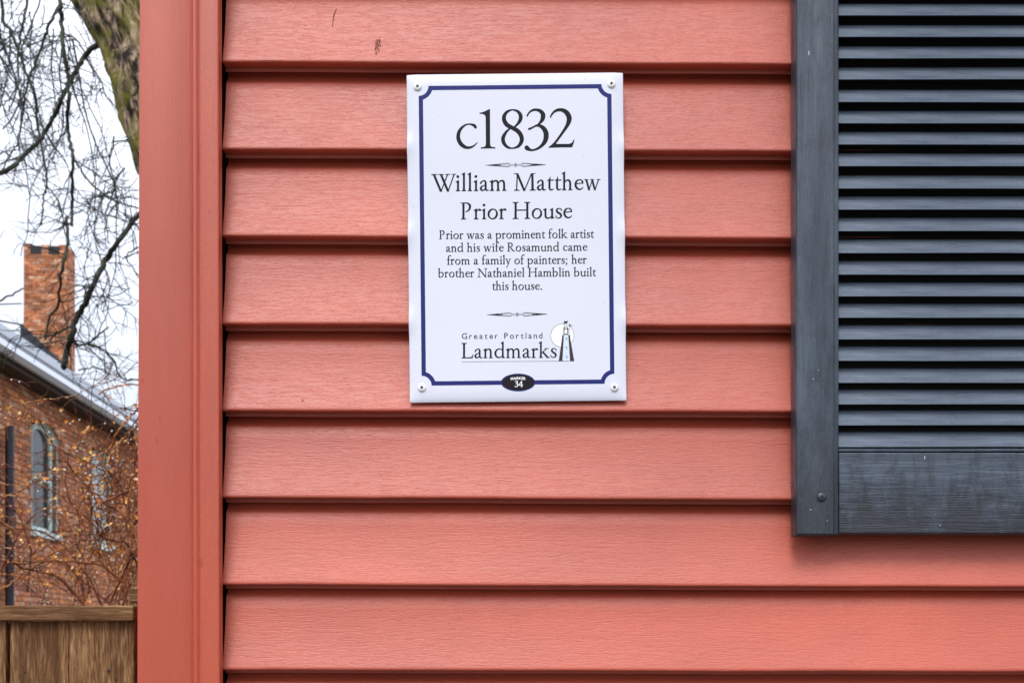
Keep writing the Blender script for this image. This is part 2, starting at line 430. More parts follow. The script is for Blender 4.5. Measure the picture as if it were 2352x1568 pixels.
# side cheeks closing the shutter to the wall
z = zm0 + .0052
pitch = .0253 * (D + YS) / D
nsl = int((ztop - z) / pitch)
yf = YS + .0045
base = None
for i in range(nsl):
    h = .0186; d = .0112
    prof = []
    for q in range(9):
        t = q / 8; prof.append((yf + d * (t ** .8) - .0 + (.0009 if q == 0 else 0), h * t + (0 if q else 0)))
    prof += [(yf + d + .003, h + .0005), (yf + d + .003, h - .002), (yf + .0052, .0045), (yf + .0032, .0002)]
    me = None
    mb = MB()
    ph = random.uniform(0, 50)
    def fn(p, ph=ph):
        return (p[0], p[1] + .00028 * noise.noise(Vector((p[0] * 11, ph, p[2] * 30))), p[2] + .0004 * noise.noise(Vector((p[0] * 5, ph, 3))))
    mb.extrude(prof, x1 - .001, x3 + .001, 30, fn)
    o = mb.build('slat', M_sh_s, shut); fix_normals(o); o.location = (0, 0, z + pitch * i + random.uniform(-.0003, .0003)); o.rotation_euler = (0, R(random.uniform(-.06, .06)), 0)
    for p in o.data.polygons: p.use_smooth = True
    e = o.modifiers.new('e', 'EDGE_SPLIT'); e.split_angle = R(45)
mb = MB(); mb.box((x1 + .0003, yr, z + pitch * nsl + .002), (x3 - .0003, -.0008, ztop)); mb.build('top_rail', M_sh_h, shut)

def screw(name, c, r, mat, parent, dome=.6, rot=.4):
    mb = MB(); rings = [(1, 0), (1, .22), (.93, .42), (.78, .56), (.5, .66), (.22, .7)]; k = 24
    for a, b in rings:
        for j in range(k):
            th = 2 * math.pi * j / k; mb.v.append((c[0] + r * a * math.cos(th), c[1] - r * b * dome, c[2] + r * a * math.sin(th)))
    for i in range(len(rings) - 1):
        for j in range(k):
            mb.f.append((i*k+j, i*k+(j+1) % k, (i+1)*k+(j+1) % k, (i+1)*k+j)); mb.c.append(None)
    mb.f.append(tuple((len(rings)-1)*k+j for j in range(k))); mb.c.append(None)
    o = mb.build(name, mat, parent, True); fix_normals(o)
    mb = MB(); yy = c[1] - r * dome * .72; aw = r * .16; al = r * .42
    pts = []
    for q in range(4):
        a = q * math.pi / 2 + rot
        ca, sa = math.cos(a), math.sin(a)
        for (u, v) in ((aw, aw), (al, aw), (al, -aw)):
            pts.append((u, v, a))
    cross = []
    for q in range(4):
        a = q * math.pi / 2 + rot; ca, sa = math.cos(a), math.sin(a)
        for (u, v) in ((aw, -aw), (al, -aw * .8), (al, aw * .8)):
            cross.append((c[0] + u * ca - v * sa, yy, c[2] + u * sa + v * ca))
    mb.poly(cross); s = mb.build('screw_slot_shade', M_shade_speck, o)  # flat dark cross on the head, painting the shade of a slot
    return o
p = at(1887, 1141, YS - .0002); screw('screw', (p.x, YS - .0001, p.z), .0052, M_bscrew, shut, .75, .1)
fs = lambda a, b: at(a, b, YS - .0003)
M_fleck = Mat('pale_fleck', (.5, .55, .6), .5).m
for x, y, rx, ry in ((1858, 122, 1, 7), (1862, 1170, 1.4, 1.2), (1880, 1150 - 300, 1, 1), (1868, 870, 1, 1.5), (1900, 1195, 1, .8)):
    mb = MB(); blob(mb, fs, x, y, rx, ry, 0, 7); mb.build('paint_fleck', M_fleck, shut)
fs2 = lambda a, b: at(a, b, yr - .0003)
for a_ in ((2124, 1050, .8, 5), (2160, 1206, 1, 1.3)):
    mb = MB(); blob(mb, fs2, *a_, 0, 7); mb.build('paint_fleck', M_fleck, shut)

# ------------------------------------------------------------------ lettering engine: broad-pen strokes and filled outlines -> flat glyph meshes
def smooth(pts, n=6):
    if len(pts) < 3: return [tuple(map(float, p)) for p in pts]
    P = [np.array(p, float) for p in pts]; out = []
    closed = np.allclose(P[0], P[-1])
    for i in range(len(P) - 1):
        p1, p2 = P[i], P[i+1]
        p0 = P[i-1] if i > 0 else (P[-2] if closed else 2 * p1 - p2)
        p3 = P[i+2] if i + 2 < len(P) else (P[1] if closed else 2 * p2 - p1)
        for q in range(n):
            t = q / n
            out.append(.5 * ((2*p1) + (-p0+p2)*t + (2*p0-5*p1+4*p2-p3)*t*t + (-p0+3*p1-3*p2+p3)*t**3))
    out.append(P[-1]); return [tuple(o) for o in out]

FAT = 0
def field(shapes, bounds, h):
    x0, y0, x1, y1 = bounds
    xs = np.arange(x0 - 2*h - FAT, x1 + 3*h + FAT, h); ys = np.arange(y0 - 2*h - FAT, y1 + 3*h + FAT, h)
    X, Y = np.meshgrid(xs, ys); Fd = np.full(X.shape, -1e3)
    for kind, pts in shapes:
        if kind == 's':
            P = smooth(pts)
            P = [(q[0], q[1], q[2] + FAT * 2) for q in P]
            if len(P) == 1: P = P * 2
            for a, b in zip(P[:-1], P[1:]):
                dx, dy = b[0]-a[0], b[1]-a[1]; L = dx*dx + dy*dy
                t = np.clip(((X-a[0])*dx + (Y-a[1])*dy) / L, 0, 1) if L > 1e-9 else np.zeros_like(X)
                d = np.hypot(X - a[0] - t*dx, Y - a[1] - t*dy)
                r = (a[2] + t*(b[2]-a[2])) / 2
                Fd = np.maximum(Fd, r - d)
        else:
            ins = np.zeros(X.shape, bool); dm = np.full(X.shape, 1e9); n = len(pts)
            for i in range(n):
                a, b = pts[i], pts[(i+1) % n]
                dx, dy = b[0]-a[0], b[1]-a[1]; L = dx*dx + dy*dy
                if L < 1e-9: continue
                t = np.clip(((X-a[0])*dx + (Y-a[1])*dy) / L, 0, 1)
                dm = np.minimum(dm, np.hypot(X - a[0] - t*dx, Y - a[1] - t*dy))
                if dy != 0:
                    c = ((a[1] > Y) != (b[1] > Y)) & (X < dx * (Y - a[1]) / dy + a[0]); ins ^= c
            Fd = np.maximum(Fd, np.where(ins, dm, -dm) + FAT)
    return xs, ys, Fd

def glyph_polys(shapes, h):
    A = []
    for k_, p in shapes:
        for q in p:
            r = q[2] if k_ == 's' else 0; A.append((q[0]-r, q[1]-r)); A.append((q[0]+r, q[1]+r))
    A = np.array(A); bx = (A[:, 0].min(), A[:, 1].min(), A[:, 0].max(), A[:, 1].max())
    xs, ys, Fd = field(shapes, bx, h); polys = []
    pos = Fd > 0
    cnt = pos[:-1, :-1].astype(int) + pos[1:, :-1] + pos[:-1, 1:] + pos[1:, 1:]
    for j in range(cnt.shape[0]):
        row = cnt[j]; i = 0; N = len(row)
        nzr = np.nonzero(row)[0]
        if len(nzr) == 0: continue
        i = nzr[0]
        while i <= nzr[-1]:
            if row[i] == 4:
                e = i
                while e + 1 < N and row[e+1] == 4: e += 1
                polys.append([(xs[i], ys[j]), (xs[e+1], ys[j]), (xs[e+1], ys[j+1]), (xs[i], ys[j+1])]); i = e + 1
            elif row[i] > 0:
                cs = [(xs[i], ys[j], Fd[j, i]), (xs[i+1], ys[j], Fd[j, i+1]), (xs[i+1], ys[j+1], Fd[j+1, i+1]), (xs[i], ys[j+1], Fd[j+1, i])]
                out = []
                for q in range(4):
                    a, b = cs[q], cs[(q+1) % 4]
                    if a[2] > 0: out.append((a[0], a[1]))
                    if (a[2] > 0) != (b[2] > 0):
                        t = a[2] / (a[2] - b[2]); out.append((a[0] + t*(b[0]-a[0]), a[1] + t*(b[1]-a[1])))
                if len(out) > 2: polys.append(out)
                i += 1
            else: i += 1
    return polys, bx

def foot(x, l=78, r=78, y=0, s=1, hw=32):
    return ('p', [(x-l, y), (x-l, y+13*s), (x-hw-14, y+26*s), (x-hw, y+62*s), (x+hw, y+62*s), (x+hw+14, y+26*s), (x+r, y+13*s), (x+r, y)])
def bar(x0_, x1_, y, t=14): return ('p', [(x0_, y), (x1_, y), (x1_, y+t), (x0_, y+t)])
def st(x, y0_, y1_, hw=32): return ('p', [(x-hw, y0_), (x+hw, y0_), (x+hw-2, (y0_+y1_)/2), (x+hw, y1_), (x-hw, y1_), (x-hw+2, (y0_+y1_)/2)])
def flag(x, y, hw=32): return ('p', [(x-88, y-58), (x-86, y-44), (x-20, y-12), (x+hw-4, y+16), (x+hw, y+14), (x+hw, y-90), (x-hw, y-96), (x-hw-12, y-66)])
def ln(*p): return ('s', list(p))
def diag(a, b, wd): 
    return ('p', [(a[0]-wd/2, a[1]), (a[0]+wd/2, a[1]), (b[0]+wd/2, b[1]), (b[0]-wd/2, b[1])])
arch = lambda x: ln((x+22, 300, 22), (x+70, 358, 34), (x+130, 382, 46), (x+190, 368, 58), (x+222, 315, 62), (x+230, 250, 62), (x+232, 40, 62))
bowlr = lambda o: ln((o+30, 305, 20), (o+90, 362, 32), (o+165, 380, 40), (o+245, 345, 54), (o+292, 270, 66), (o+298, 190, 68), (o+268, 100, 60), (o+210, 38, 46), (o+140, 14, 30), (o+70, 22, 26), (o+26, 52, 22))
def osh(cx, cy, rx, ry, tilt=-.35, thin=26, thick=68):
    P = []
    for i in range(25):
        a = 2 * math.pi * i / 24; wd = thin + (thick - thin) * abs(math.cos(a - tilt)) ** 1.3
        P.append((cx + (rx - wd/2) * math.cos(a), cy + (ry - wd/2) * math.sin(a), wd))
    P[-1] = P[0]
    return ('s', P)
Cc = [(230, 392, 24), (150, 362, 46), (98, 290, 62), (84, 210, 68), (100, 130, 66), (150, 62, 58), (220, 27, 48), (290, 32, 34), (345, 68, 20), (372, 105, 12)]
pb = [(130, 636, 26), (220, 640, 26), (310, 622, 44), (375, 565, 66), (392, 490, 72), (374, 410, 62), (325, 348, 42), (265, 308, 26), (222, 294, 16)]
G = {
 'i': (240, [st(125, 0, 350), flag(125, 400), foot(125), ln((118, 552, 92), (119, 552, 92))]),
 'l': (240, [st(122, 0, 640), flag(122, 690), foot(122)]),
 'n': (474, [st(112, 0, 350), flag(112, 400), arch(112), foot(112), foot(344, 70, 82)]),
 'm': (708, [st(112, 0, 350), flag(112, 400), arch(112), arch(344), foot(112), foot(344, 66, 70), foot(576, 66, 82)]),
 'h': (470, [st(108, 0, 650), flag(108, 690), arch(108), foot(108), foot(340, 68, 82)]),
 'r': (332, [st(112, 0, 350), flag(112, 400), ln((136, 305, 22), (182, 356, 30), (222, 380, 44), (262, 366, 70), (272, 360, 72)), foot(112, 78, 92)]),
 'u': (485, [st(110, 100, 350), flag(110, 392), ln((110, 130, 62), (120, 66, 58), (165, 24, 48), (232, 14, 36), (300, 42, 26), (345, 86, 22)), st(372, 40, 350), flag(372, 392), ('p', [(340, 60), (340, -12), (375, 0), (455, 20), (455, 36), (404, 50), (404, 80)])]),
 'o': (500, [osh(250, 199, 198, 206)]),
 'e': (410, [ln((98, 240, 22), (372, 262, 24)), ln((362, 266, 26), (352, 322, 46), (300, 378, 34), *Cc)]),
 'c': (400, [ln((345, 312, 52), (322, 345, 54), (285, 378, 36), *Cc)]),
 'a': (405, [ln((72, 285, 38), (88, 322, 46), (128, 362, 34), (185, 388, 28), (236, 374, 48), (260, 320, 62), (263, 250, 62), (265, 85, 62), (284, 32, 50), (330, 14, 30), (378, 32, 16)), ln((255, 228, 20), (195, 202, 22), (118, 165, 42), (78, 110, 62), (90, 50, 62), (140, 18, 44), (198, 34, 28), (250, 82, 20))]),
 't': (300, [ln((128, 390, 60), (126, 120, 62), (138, 54, 58), (182, 18, 42), (238, 22, 28), (280, 52, 12)), ('p', [(42, 372), (42, 386), (95, 402), (128, 448), (152, 512), (160, 512), (158, 402), (282, 402), (278, 372)])]),
 'w': (650, [diag((98, 390), (204, -8), 62), diag((206, -8), (330, 392), 24) if 0 else ('p', [(190, -8), (208, -8), (345, 392), (318, 392)]), diag((318, 392), (430, -8), 62), ('p', [(420, -8), (438, -8), (580, 392), (552, 392)]), bar(22, 168, 388), bar(250, 395, 388), bar(500, 632, 388)]),
 's': (335, [ln((286, 292, 14), (276, 344, 26), (230, 382, 26), (170, 390, 28), (108, 358, 46), (94, 300, 60), (128, 244, 66), (190, 206, 68), (250, 158, 66), (266, 92, 58), (228, 32, 36), (160, 10, 26), (95, 28, 26), (64, 72, 22), (52, 118, 12)),]),
 'p': (505, [st(112, -240, 350), flag(112, 402), bowlr(112), foot(112, 78, 86, -250)]),
 'b': (500, [ln((100, 640, 62), (98, 60, 60), (128, 30, 34)), flag(100, 690), bowlr(98)]),
 'd': (512, [ln((372, 325, 24), (310, 378, 26), (225, 386, 34), (135, 340, 54), (82, 260, 66), (76, 180, 68), (100, 96, 62), (160, 36, 52), (230, 18, 44), (300, 40, 28), (368, 88, 22)), st(395, 40, 650), flag(395, 690), ('p', [(363, 60), (363, -12), (398, 0), (480, 16), (480, 32), (427, 48), (427, 80)])]),
 'f': (285, [ln((122, 30, 62), (122, 520, 60), (144, 626, 48), (196, 682, 32), (250, 692, 30), (290, 668, 54), (294, 662, 56)), bar(35, 248, 372, 28), foot(122, 78, 96)]),
 'k': (490, [st(106, 0, 650), flag(106, 690), ln((140, 190, 24), (345, 388, 26)), bar(270, 440, 388), ln((196, 246, 44), (300, 120, 64), (400, 20, 60)), foot(106), bar(345, 505, 0)]),
 'y': (420, [diag((96, 390), (222, 0), 60), ln((352, 388, 26), (225, 10, 26), (168, -130, 26), (120, -205, 34), (92, -222, 56)), bar(18, 165, 388), bar(285, 425, 388)]),
 ';': (250, [ln((118, 345, 88), (119, 345, 88)), ln((118, 42, 84), (132, 10, 64), (118, -50, 36), (76, -108, 12))]),
 '.': (250, [ln((112, 40, 88), (113, 40, 88))]),
 'P': (540, [st(132, 0, 640, 36), ln(*pb), bar(30, 150, 636), foot(132, 96, 110, 0, 1, 36)]),
 'R': (630, [st(132, 0, 640, 36), ln(*pb[:-3], (320, 352, 40), (250, 322, 24), (160, 318, 22)), ln((240, 322, 40), (330, 205, 60), (440, 80, 64), (520, 22, 44), (600, 4, 14)), bar(30, 150, 636), foot(132, 96, 104, 0, 1, 36)]),
 'H': (760, [st(142, 0, 650, 36), st(604, 0, 650, 36), bar(142, 604, 326, 28), foot(142, 112, 112, 0, 1, 36), foot(604, 112, 112, 0, 1, 36), foot(142, 112, 112, 650, -1, 36), foot(604, 112, 112, 650, -1, 36)]),
 'M': (862, [ln((140, 640, 30), (116, 10, 30)), diag((138, 650), (412, -10), 74), ('p', [(398, -10), (424, -10), (704, 650), (672, 650)]), ('p', [(686, 650), (752, 650), (764, 0), (690, 0)]), bar(16, 130, 636), bar(720, 830, 636), bar(16, 226, 0), bar(612, 846, 0), foot(116, 96, 96, 0, 1, 15), foot(727, 112, 112, 0, 1, 36)]),
 'N': (765, [ln((138, 600, 30), (138, 10, 30)), diag((120, 650), (634, -12), 82), ln((640, 640, 30), (640, 0, 30)), bar(14, 130, 636), foot(138, 104, 104, 0, 1, 15), foot(640, 104, 104, 650, -1, 15)]),
 'L': (555, [st(138, 0, 650, 36), foot(138, 108, 112, 650, -1, 36), foot(138, 108, 60, 0, 1, 36), ('p', [(138, 0), (500, 0), (536, 150), (520, 156), (478, 72), (420, 34), (138, 30)])]),
 'W': (905, [diag((92, 645), (370, -12), 76), ('p', [(356, -12), (380, -12), (636, 645), (606, 645)]), diag((366, 645), (640, -12), 76), ('p', [(626, -12), (650, -12), (890, 645), (858, 645)]), bar(2, 214, 636), bar(262, 476, 636), bar(536, 714, 636), bar(776, 950, 636)]),
 '4': (500, [('p', [(300, 0), (370, 0), (370, 650), (330, 650), (20, 230), (20, 165), (470, 165), (470, 225), (95, 225), (300, 510)]) , foot(335, 100, 100, 0, 1, 36)]),
 '3': (470, [ln((70, 540, 40), (120, 610, 50), (210, 640, 56), (310, 600, 90), (340, 520, 96), (300, 430, 70), (200, 370, 40), (130, 345, 36)), ln((200, 372, 50), (300, 350, 76), (380, 270, 100), (380, 170, 100), (320, 70, 76), (210, 15, 50), (100, 20, 60), (60, 50, 80))]),
}
_gc = {}
def glyph(ch, h):
    if (ch, h, FAT) not in _gc: _gc[ch, h, FAT] = glyph_polys(G[ch][1], h)
    return _gc[ch, h, FAT]

# ------------------------------------------------------------------ the sign
TH = R(.60); YG = -.0048
scx, scy = 1186.25, 544.6
sP = (D + YG) / F
c0 = at(scx, scy, YG)
sign = tag(empty('house_marker_sign', (c0.x, YG, c0.z), (0, -TH, 0)),
           'white plaque reading c1832 William Matthew Prior House, blue border, screwed to red clapboards', 'sign')
def S(xs_, ys_):           # photo pixels (3000 wide) -> sign plane (x, z)
    dx, dz = xs_ * .784 - scx, -(ys_ * .784 - scy)
    return ((dx * math.cos(TH) + dz * math.sin(TH)) * sP, (-dx * math.sin(TH) + dz * math.cos(TH)) * sP)
hw_, hh_ = 249.6 * sP, 377.2 * sP
# panel: slightly cushioned and buckled along its edges where it spans the laps
mb = MB(); nx, nz_ = 50, 76
lapz = [lip_z(i, c0.x) - c0.z for i in range(len(lips))]
def warp(x, z):
    ex = max(0, 1 - (hw_ - abs(x)) / .016); ez = max(0, 1 - (hh_ - abs(z)) / .014)
    d = min(abs(z - l_ - .004) for l_ in lapz)
    return (ex ** 2) * (.0022 - .0036 * math.exp(-(d / .014) ** 2)) + ez ** 2 * .0015
gx = [hw_ * math.copysign(1 - (1 - abs(2*i/nx - 1)) ** 1.35, 2*i/nx - 1) for i in range(nx + 1)]
gz = [hh_ * (2*j/nz_ - 1) for j in range(nz_ + 1)]
bmn = bmesh.new(); grid = {}
for j, z in enumerate(gz):
    for i, x in enumerate(gx):
        yy = warp(x, z)
        if i in (0, nx): yy += .0003
        grid[i, j] = bmn.verts.new((x, yy, z))
for j in range(nz_):
    for i in range(nx):
        bmn.faces.new((grid[i, j], grid[i+1, j], grid[i+1, j+1], grid[i, j+1]))
me = bpy.data.meshes.new('panel'); bmn.to_mesh(me); bmn.free(); me.materials.append(M_sign)
for p in me.polygons: p.use_smooth = True
o = bpy.data.objects.new('panel', me); col.objects.link(o); o.parent = sign
m = o.modifiers.new('s', 'SOLIDIFY'); m.thickness = .0032; m.offset = -1
bevel(o, .0007, 2, 60)
# make sure that the solid grows towards the wall
def flat(mb, pts, lay): mb.poly([(x, -.00012 * lay, z) for x, z in pts])
def set_line(mb, text, left, right, bl_l, bl_r, capsrc, lay=1, h=8):
    u = capsrc / 650 ; pen = 0; items = []
    for ch in text:
        if ch == ' ': pen += 250; continue
        items.append((ch, pen)); pen += G[ch][0]
    pl = min(x for x in [glyph(items[0][0], h)[1][0]])
    def extents():
        a = 1e9; b = -1e9
        for ch, px in items:
            ps = glyph(ch, h)[0]
            a = min(a, px + min(q[0] for p in ps for q in p)); b = max(b, px + max(q[0] for p in ps for q in p))
        return a, b
    a, b = extents()
    lastw = 0
    # fit by tracking, keeping the letters' own widths
    need = (right - left) / u; extra = (need - (b - a)) / max(1, len(text) - 1)
    k = 1.0
    if abs(extra) > 24: k = 1 + (need - (b - a) - math.copysign(24, extra) * (len(text) - 1)) / (b - a); extra = math.copysign(24, extra)
    idx = -1; pen = 0
    for i_, ch in enumerate(text):
        if ch == ' ': pen += (250) * k + extra; continue
        ps = glyph(ch, h)[0]
        for p in ps:
            pts = []
            for (gx_, gy_) in p:
                X_ = left + (pen + (gx_ ) * k - a * k) * u
                t = (X_ - left) / (right - left); Y_ = bl_l + (bl_r - bl_l) * t - gy_ * u
                pts.append(S(X_, Y_))
            flat(mb, pts, lay)
        pen += G[ch][0] * k + extra
# c1832, drawn from its own outlines
Z = lambda x, y: (1310 + .17007 * x, 300 + .17007 * y)
big = [
 [('s', [(490, 434, 44), (470, 404, 52), (430, 386, 38), (370, 377, 24), (300, 400, 34), (238, 455, 48), (202, 520, 60), (190, 590, 66), (200, 650, 70), (235, 715, 70), (290, 762, 62), (350, 782, 48), (410, 775, 38), (460, 750, 28), (500, 714, 18), (521, 692, 12)])],
 [('p', [(557, 182), (600, 175), (660, 150), (715, 122), (738, 116), (741, 700), (745, 745), (765, 768), (833, 776), (833, 797), (700, 795), (578, 799), (578, 778), (640, 768), (660, 750), (667, 700), (663, 260), (652, 222), (615, 203), (557, 200)])],
 [('s', [(1120, 128, 24), (1040, 160, 46), (990, 220, 62), (978, 275, 70), (990, 330, 74), (1030, 388, 76), (1100, 430, 70), (1170, 465, 74), (1230, 510, 76), (1270, 570, 74), (1286, 640, 72), (1265, 710, 62), (1210, 768, 44), (1120, 792, 26), (1040, 772, 46), (982, 712, 60), (962, 640, 66), (975, 582, 60), (1018, 512, 44), (1068, 462, 30), (1110, 425, 24)]),
  ('s', [(1120, 128, 24), (1198, 148, 42), (1252, 197, 60), (1268, 260, 67), (1252, 320, 60), (1216, 372, 44), (1165, 420, 30), (1120, 440, 24)])],
 [('s', [(1380, 236, 26), (1400, 196, 28), (1440, 155, 34), (1490, 133, 42), (1545, 132, 48), (1600, 150, 62), (1645, 195, 76), (1652, 250, 80), (1636, 306, 66), (1600, 352, 42), (1560, 388, 30), (1500, 420, 30), (1440, 450, 36), (1412, 461, 38)]),
  ('s', [(1530, 402, 34), (1600, 407, 54), (1660, 450, 76), (1700, 520, 86), (1705, 590, 88), (1690, 660, 78), (1645, 730, 60), (1580, 785, 44), (1510, 817, 36), (1450, 824, 38), (1405, 808, 58), (1378, 790, 76), (1372, 782, 78)])],
 [('s', [(1780, 258, 26), (1800, 215, 30), (1845, 163, 40), (1900, 136, 52), (1960, 131, 58), (2020, 150, 74), (2070, 195, 86), (2100, 260, 88), (2098, 320, 82), (2075, 385, 66), (2040, 445, 54), (1990, 520, 46), (1930, 605, 42), (1870, 685, 40), (1810, 745, 34)]),
  ('p', [(1745, 785), (1748, 772), (1850, 690), (1885, 690), (1878, 717), (2090, 717), (2135, 706), (2162, 680), (2180, 640), (2193, 650), (2175, 720), (2152, 777), (2000, 777)])],
]
mb = MB()
for gl in big:
    ps, _ = glyph_polys(gl, 5)
    for p in ps: flat(mb, [S(*Z(x, y)) for x, y in p], 1)
mb.build('date_lettering', M_ink, sign)
FAT = 9
mb = MB()
set_line(mb, 'William Matthew', 1263.3, 1759.3, 560.7, 556.3, 49.7)
set_line(mb, 'Prior House', 1349.5, 1676.3, 642.8, 639.6, 48.5)
mb.build('title_lettering', M_ink, sign)
FAT = 13
mb = MB()
for t, l_, r_, a_, b_ in (('Prior was a prominent folk artist', 1286.3, 1740.7, 700.4, 696.6), ('and his wife Rosamund came', 1306.7, 1721, 737.9, 734.6),
                         ('from a family of painters; her', 1309.8, 1718.9, 775.3, 772), ('brother Nathaniel Hamblin built', 1282.8, 1746.5, 812.5, 809), ('this house.', 1442, 1588, 849.6, 848.6)):
    set_line(mb, t, l_, r_, a_, b_, 25.2, h=11)
mb.build('story_lettering', M_ink, sign)
FAT = 8
mb = MB(); set_line(mb, 'Landmarks', 1351.6, 1631, 1049, 1047.2, 44.3); 
Q = lambda x, y: (1330 + x / 6.03, 900 + y / 6.03)
flat(mb, [S(*Q(132, 965)), S(*Q(132, 959)), S(*Q(2120, 946)), S(*Q(2120, 951))], 1)
mb.build('society_lettering', M_ink, sign)
# sans serif words come from the built-in letterforms
def sans(mb, text, left, right, base_l, base_r, cap, bold=0, lay=1, arc=0, track=True):
    glyphs = []
    for ch in text:
        if ch == ' ': glyphs.append(None); continue
        cu = bpy.data.curves.new('tmp', 'FONT'); cu.body = ch; cu.size = 1; cu.resolution_u = 4; cu.offset = bold
        ob = bpy.data.objects.new('tmp', cu); col.objects.link(ob)
        dg = bpy.context.evaluated_depsgraph_get(); me_ = bpy.data.meshes.new_from_object(ob.evaluated_get(dg))
        glyphs.append(([v.co.copy() for v in me_.vertices], [tuple(p.vertices) for p in me_.polygons]))
        bpy.data.objects.remove(ob); bpy.data.curves.remove(cu); bpy.data.meshes.remove(me_)
    caph = max(v.y for v in glyphs[0][0]); u = cap / caph
    wd = [(.3 if g_ is None else max(v.x for v in g_[0]) - min(v.x for v in g_[0])) for g_ in glyphs]
    gap = ((right - left) / u - sum(wd)) / (len(text) - 1); pen = 0
    for g_, w_ in zip(glyphs, wd):
        if g_:
            mnx = min(v.x for v in g_[0])
            n0 = len(mb.v)
            for v in g_[0]:
                X_ = left + (pen + v.x - mnx) * u; t = (X_ - left) / (right - left)
                Y_ = base_l + (base_r - base_l) * t - v.y * u + arc * (2 * t - 1) ** 2
                q = S(X_, Y_); mb.v.append((q[0], -.00012 * lay, q[1]))
            for f in g_[1]: mb.f.append(tuple(n0 + i for i in f)); mb.c.append(None)
        pen += w_ + gap
mb = MB(); sans(mb, 'Greater Portland', 1353.2, 1589, 992.6, 991, 17.0, .004); mb.build('society_small_lettering', M_ink, sign)
# border with scooped corners
bc = S((1226 + 1791.4 + 1236 + 1799.6) / 4, (252 + 247.5 + 1127.5 + 1125) / 4); us = .784 * sP
bw, bh, th_, rr = 282.4 * us, 438.4 * us, 12.6 * us, 29 * us
def border_path(off):
    out = []; r2 = rr + off; lo = math.degrees(math.asin(off / r2)) if off else 0
    for (sx_, sz_, st_, en_) in ((1, 1, 270 - lo, 180 + lo), (-1, 1, 360 - lo, 270 + lo), (-1, -1, 90 - lo, lo), (1, -1, 180 - lo, 90 + lo)):
        for q in range(13):
            a = R(st_ + (en_ - st_) * q / 12)
            out.append((bc[0] + sx_ * bw + r2 * math.cos(a), bc[1] + sz_ * bh + r2 * math.sin(a)))
    return out
po, pi_ = border_path(0), border_path(th_)
mb = MB()
for i in range(len(po)):
    j = (i + 1) % len(po); flat(mb, [po[i], po[j], pi_[j], pi_[i]], 1)
o = mb.build('border', M_blue, sign)
# flourishes
def flourish(cx, cy, ang):
    mb = MB()
    def T(x, y): 
        return S(cx + x * math.cos(ang) + y * math.sin(ang), cy + y * math.cos(ang) - x * math.sin(ang))
    def lineq(a, b, wd=.7):
        dx, dy = b[0]-a[0], b[1]-a[1]; L = math.hypot(dx, dy); nx_, ny_ = -dy/L*wd/2, dx/L*wd/2
        flat(mb, [T(a[0]+nx_, a[1]+ny_), T(b[0]+nx_, b[1]+ny_), T(b[0]-nx_, b[1]-ny_), T(a[0]-nx_, a[1]-ny_)], 1 + random.random() * .3)
    for s in (-1, 1):
        o_ = [(s*88.5, 0), (s*20, -5.8), (s*11.5, 0), (s*20, 5.8)]
        for a, b in zip(o_, o_[1:] + o_[:1]): lineq(a, b, .9)
        i_ = [(s*70, 0), (s*22, -3.4), (s*17, 0), (s*22, 3.4)]
        for a, b in zip(i_, i_[1:] + i_[:1]): lineq(a, b, 1.0)
        flat(mb, [T(s*88, 0), T(s*56, -2.0), T(s*42, 0), T(s*56, 2.0)], 1.5)
        k = 14; c = (s*8.9, 0); r = 2.5
        for q in range(k):
            a, b = 2*math.pi*q/k, 2*math.pi*(q+1)/k; lineq((c[0]+r*math.cos(a), r*math.sin(a)), (c[0]+r*math.cos(b), r*math.sin(b)), .6)
    d_ = [(0, -6), (6, 0), (0, 6), (-6, 0)]
    for a, b in zip(d_, d_[1:] + d_[:1]): lineq(a, b, .9)
    flat(mb, [T(0, -3), T(3, 0), T(0, 3), T(-3, 0)], 1.5)
    mb.build('flourish', M_ink, sign)
flourish(1510.8, 483.6, .0105); flourish(1515.4, 921, .0105)
# badge
def ellipse(cx, cy, rx, ry, n_=48): return [S(cx + rx*math.cos(2*math.pi*i/n_), cy + ry*math.sin(2*math.pi*i/n_)) for i in range(n_)]
mb = MB(); flat(mb, ellipse(1517.9, 1119.8, 50, 25.8), 2); bdg = mb.build('badge', M_blue, sign)
mb = MB(); flat(mb, ellipse(1517.9, 1119.8, 46.6, 22.6), 3); mb.build('badge_field', M_badge, bdg)
mb = MB(); sans(mb, 'MARKER', 1496.3, 1540, 1111.8, 1111, 7.6, .035, 4, 1.6)
for ch, l_, r_ in (('3', 1508, 1518.6), ('4', 1519.4, 1532.2)):
    ps, bx = glyph_polys(G[ch][1], 20); x_a = min(q[0] for p in ps for q in p); x_b = max(q[0] for p in ps for q in p)
    for p in ps: flat(mb, [S(l_ + (x - x_a) / (x_b - x_a) * (r_ - l_), 1133 - y / 650 * 17.2) for x, y in p], 4)
mb.build('badge_lettering', M_paper, bdg)
# lighthouse emblem
def zq(*pts): return [S(*Q(x, y)) for x, y in pts]
mb = MB(); cc = [(1915 + 203 * math.cos(2*math.pi*i/60), 500 + 203 * math.sin(2*math.pi*i/60)) for i in range(60)]
flat(mb, zq(*cc), .8); emb = mb.build('emblem_moon', M_paper, sign)
mb = MB()
for i in range(60):
    a, b = 2*math.pi*i/60, 2*math.pi*(i+1)/60
    if 1.35 < a < 1.76 or .62 < a < .80: continue
    flat(mb, zq((1915 + 207*math.cos(a), 500 + 207*math.sin(a)), (1915 + 207*math.cos(b), 500 + 207*math.sin(b)), (1915 + 202*math.cos(b), 500 + 202*math.sin(b)), (1915 + 202*math.cos(a), 500 + 202*math.sin(a))), 2)
flat(mb, zq((1943, 240), (1949, 240), (1949, 350), (1943, 350)), 2.2); flat(mb, zq((2037, 288), (2042, 288), (2042, 470), (2037, 470)), 2.2)
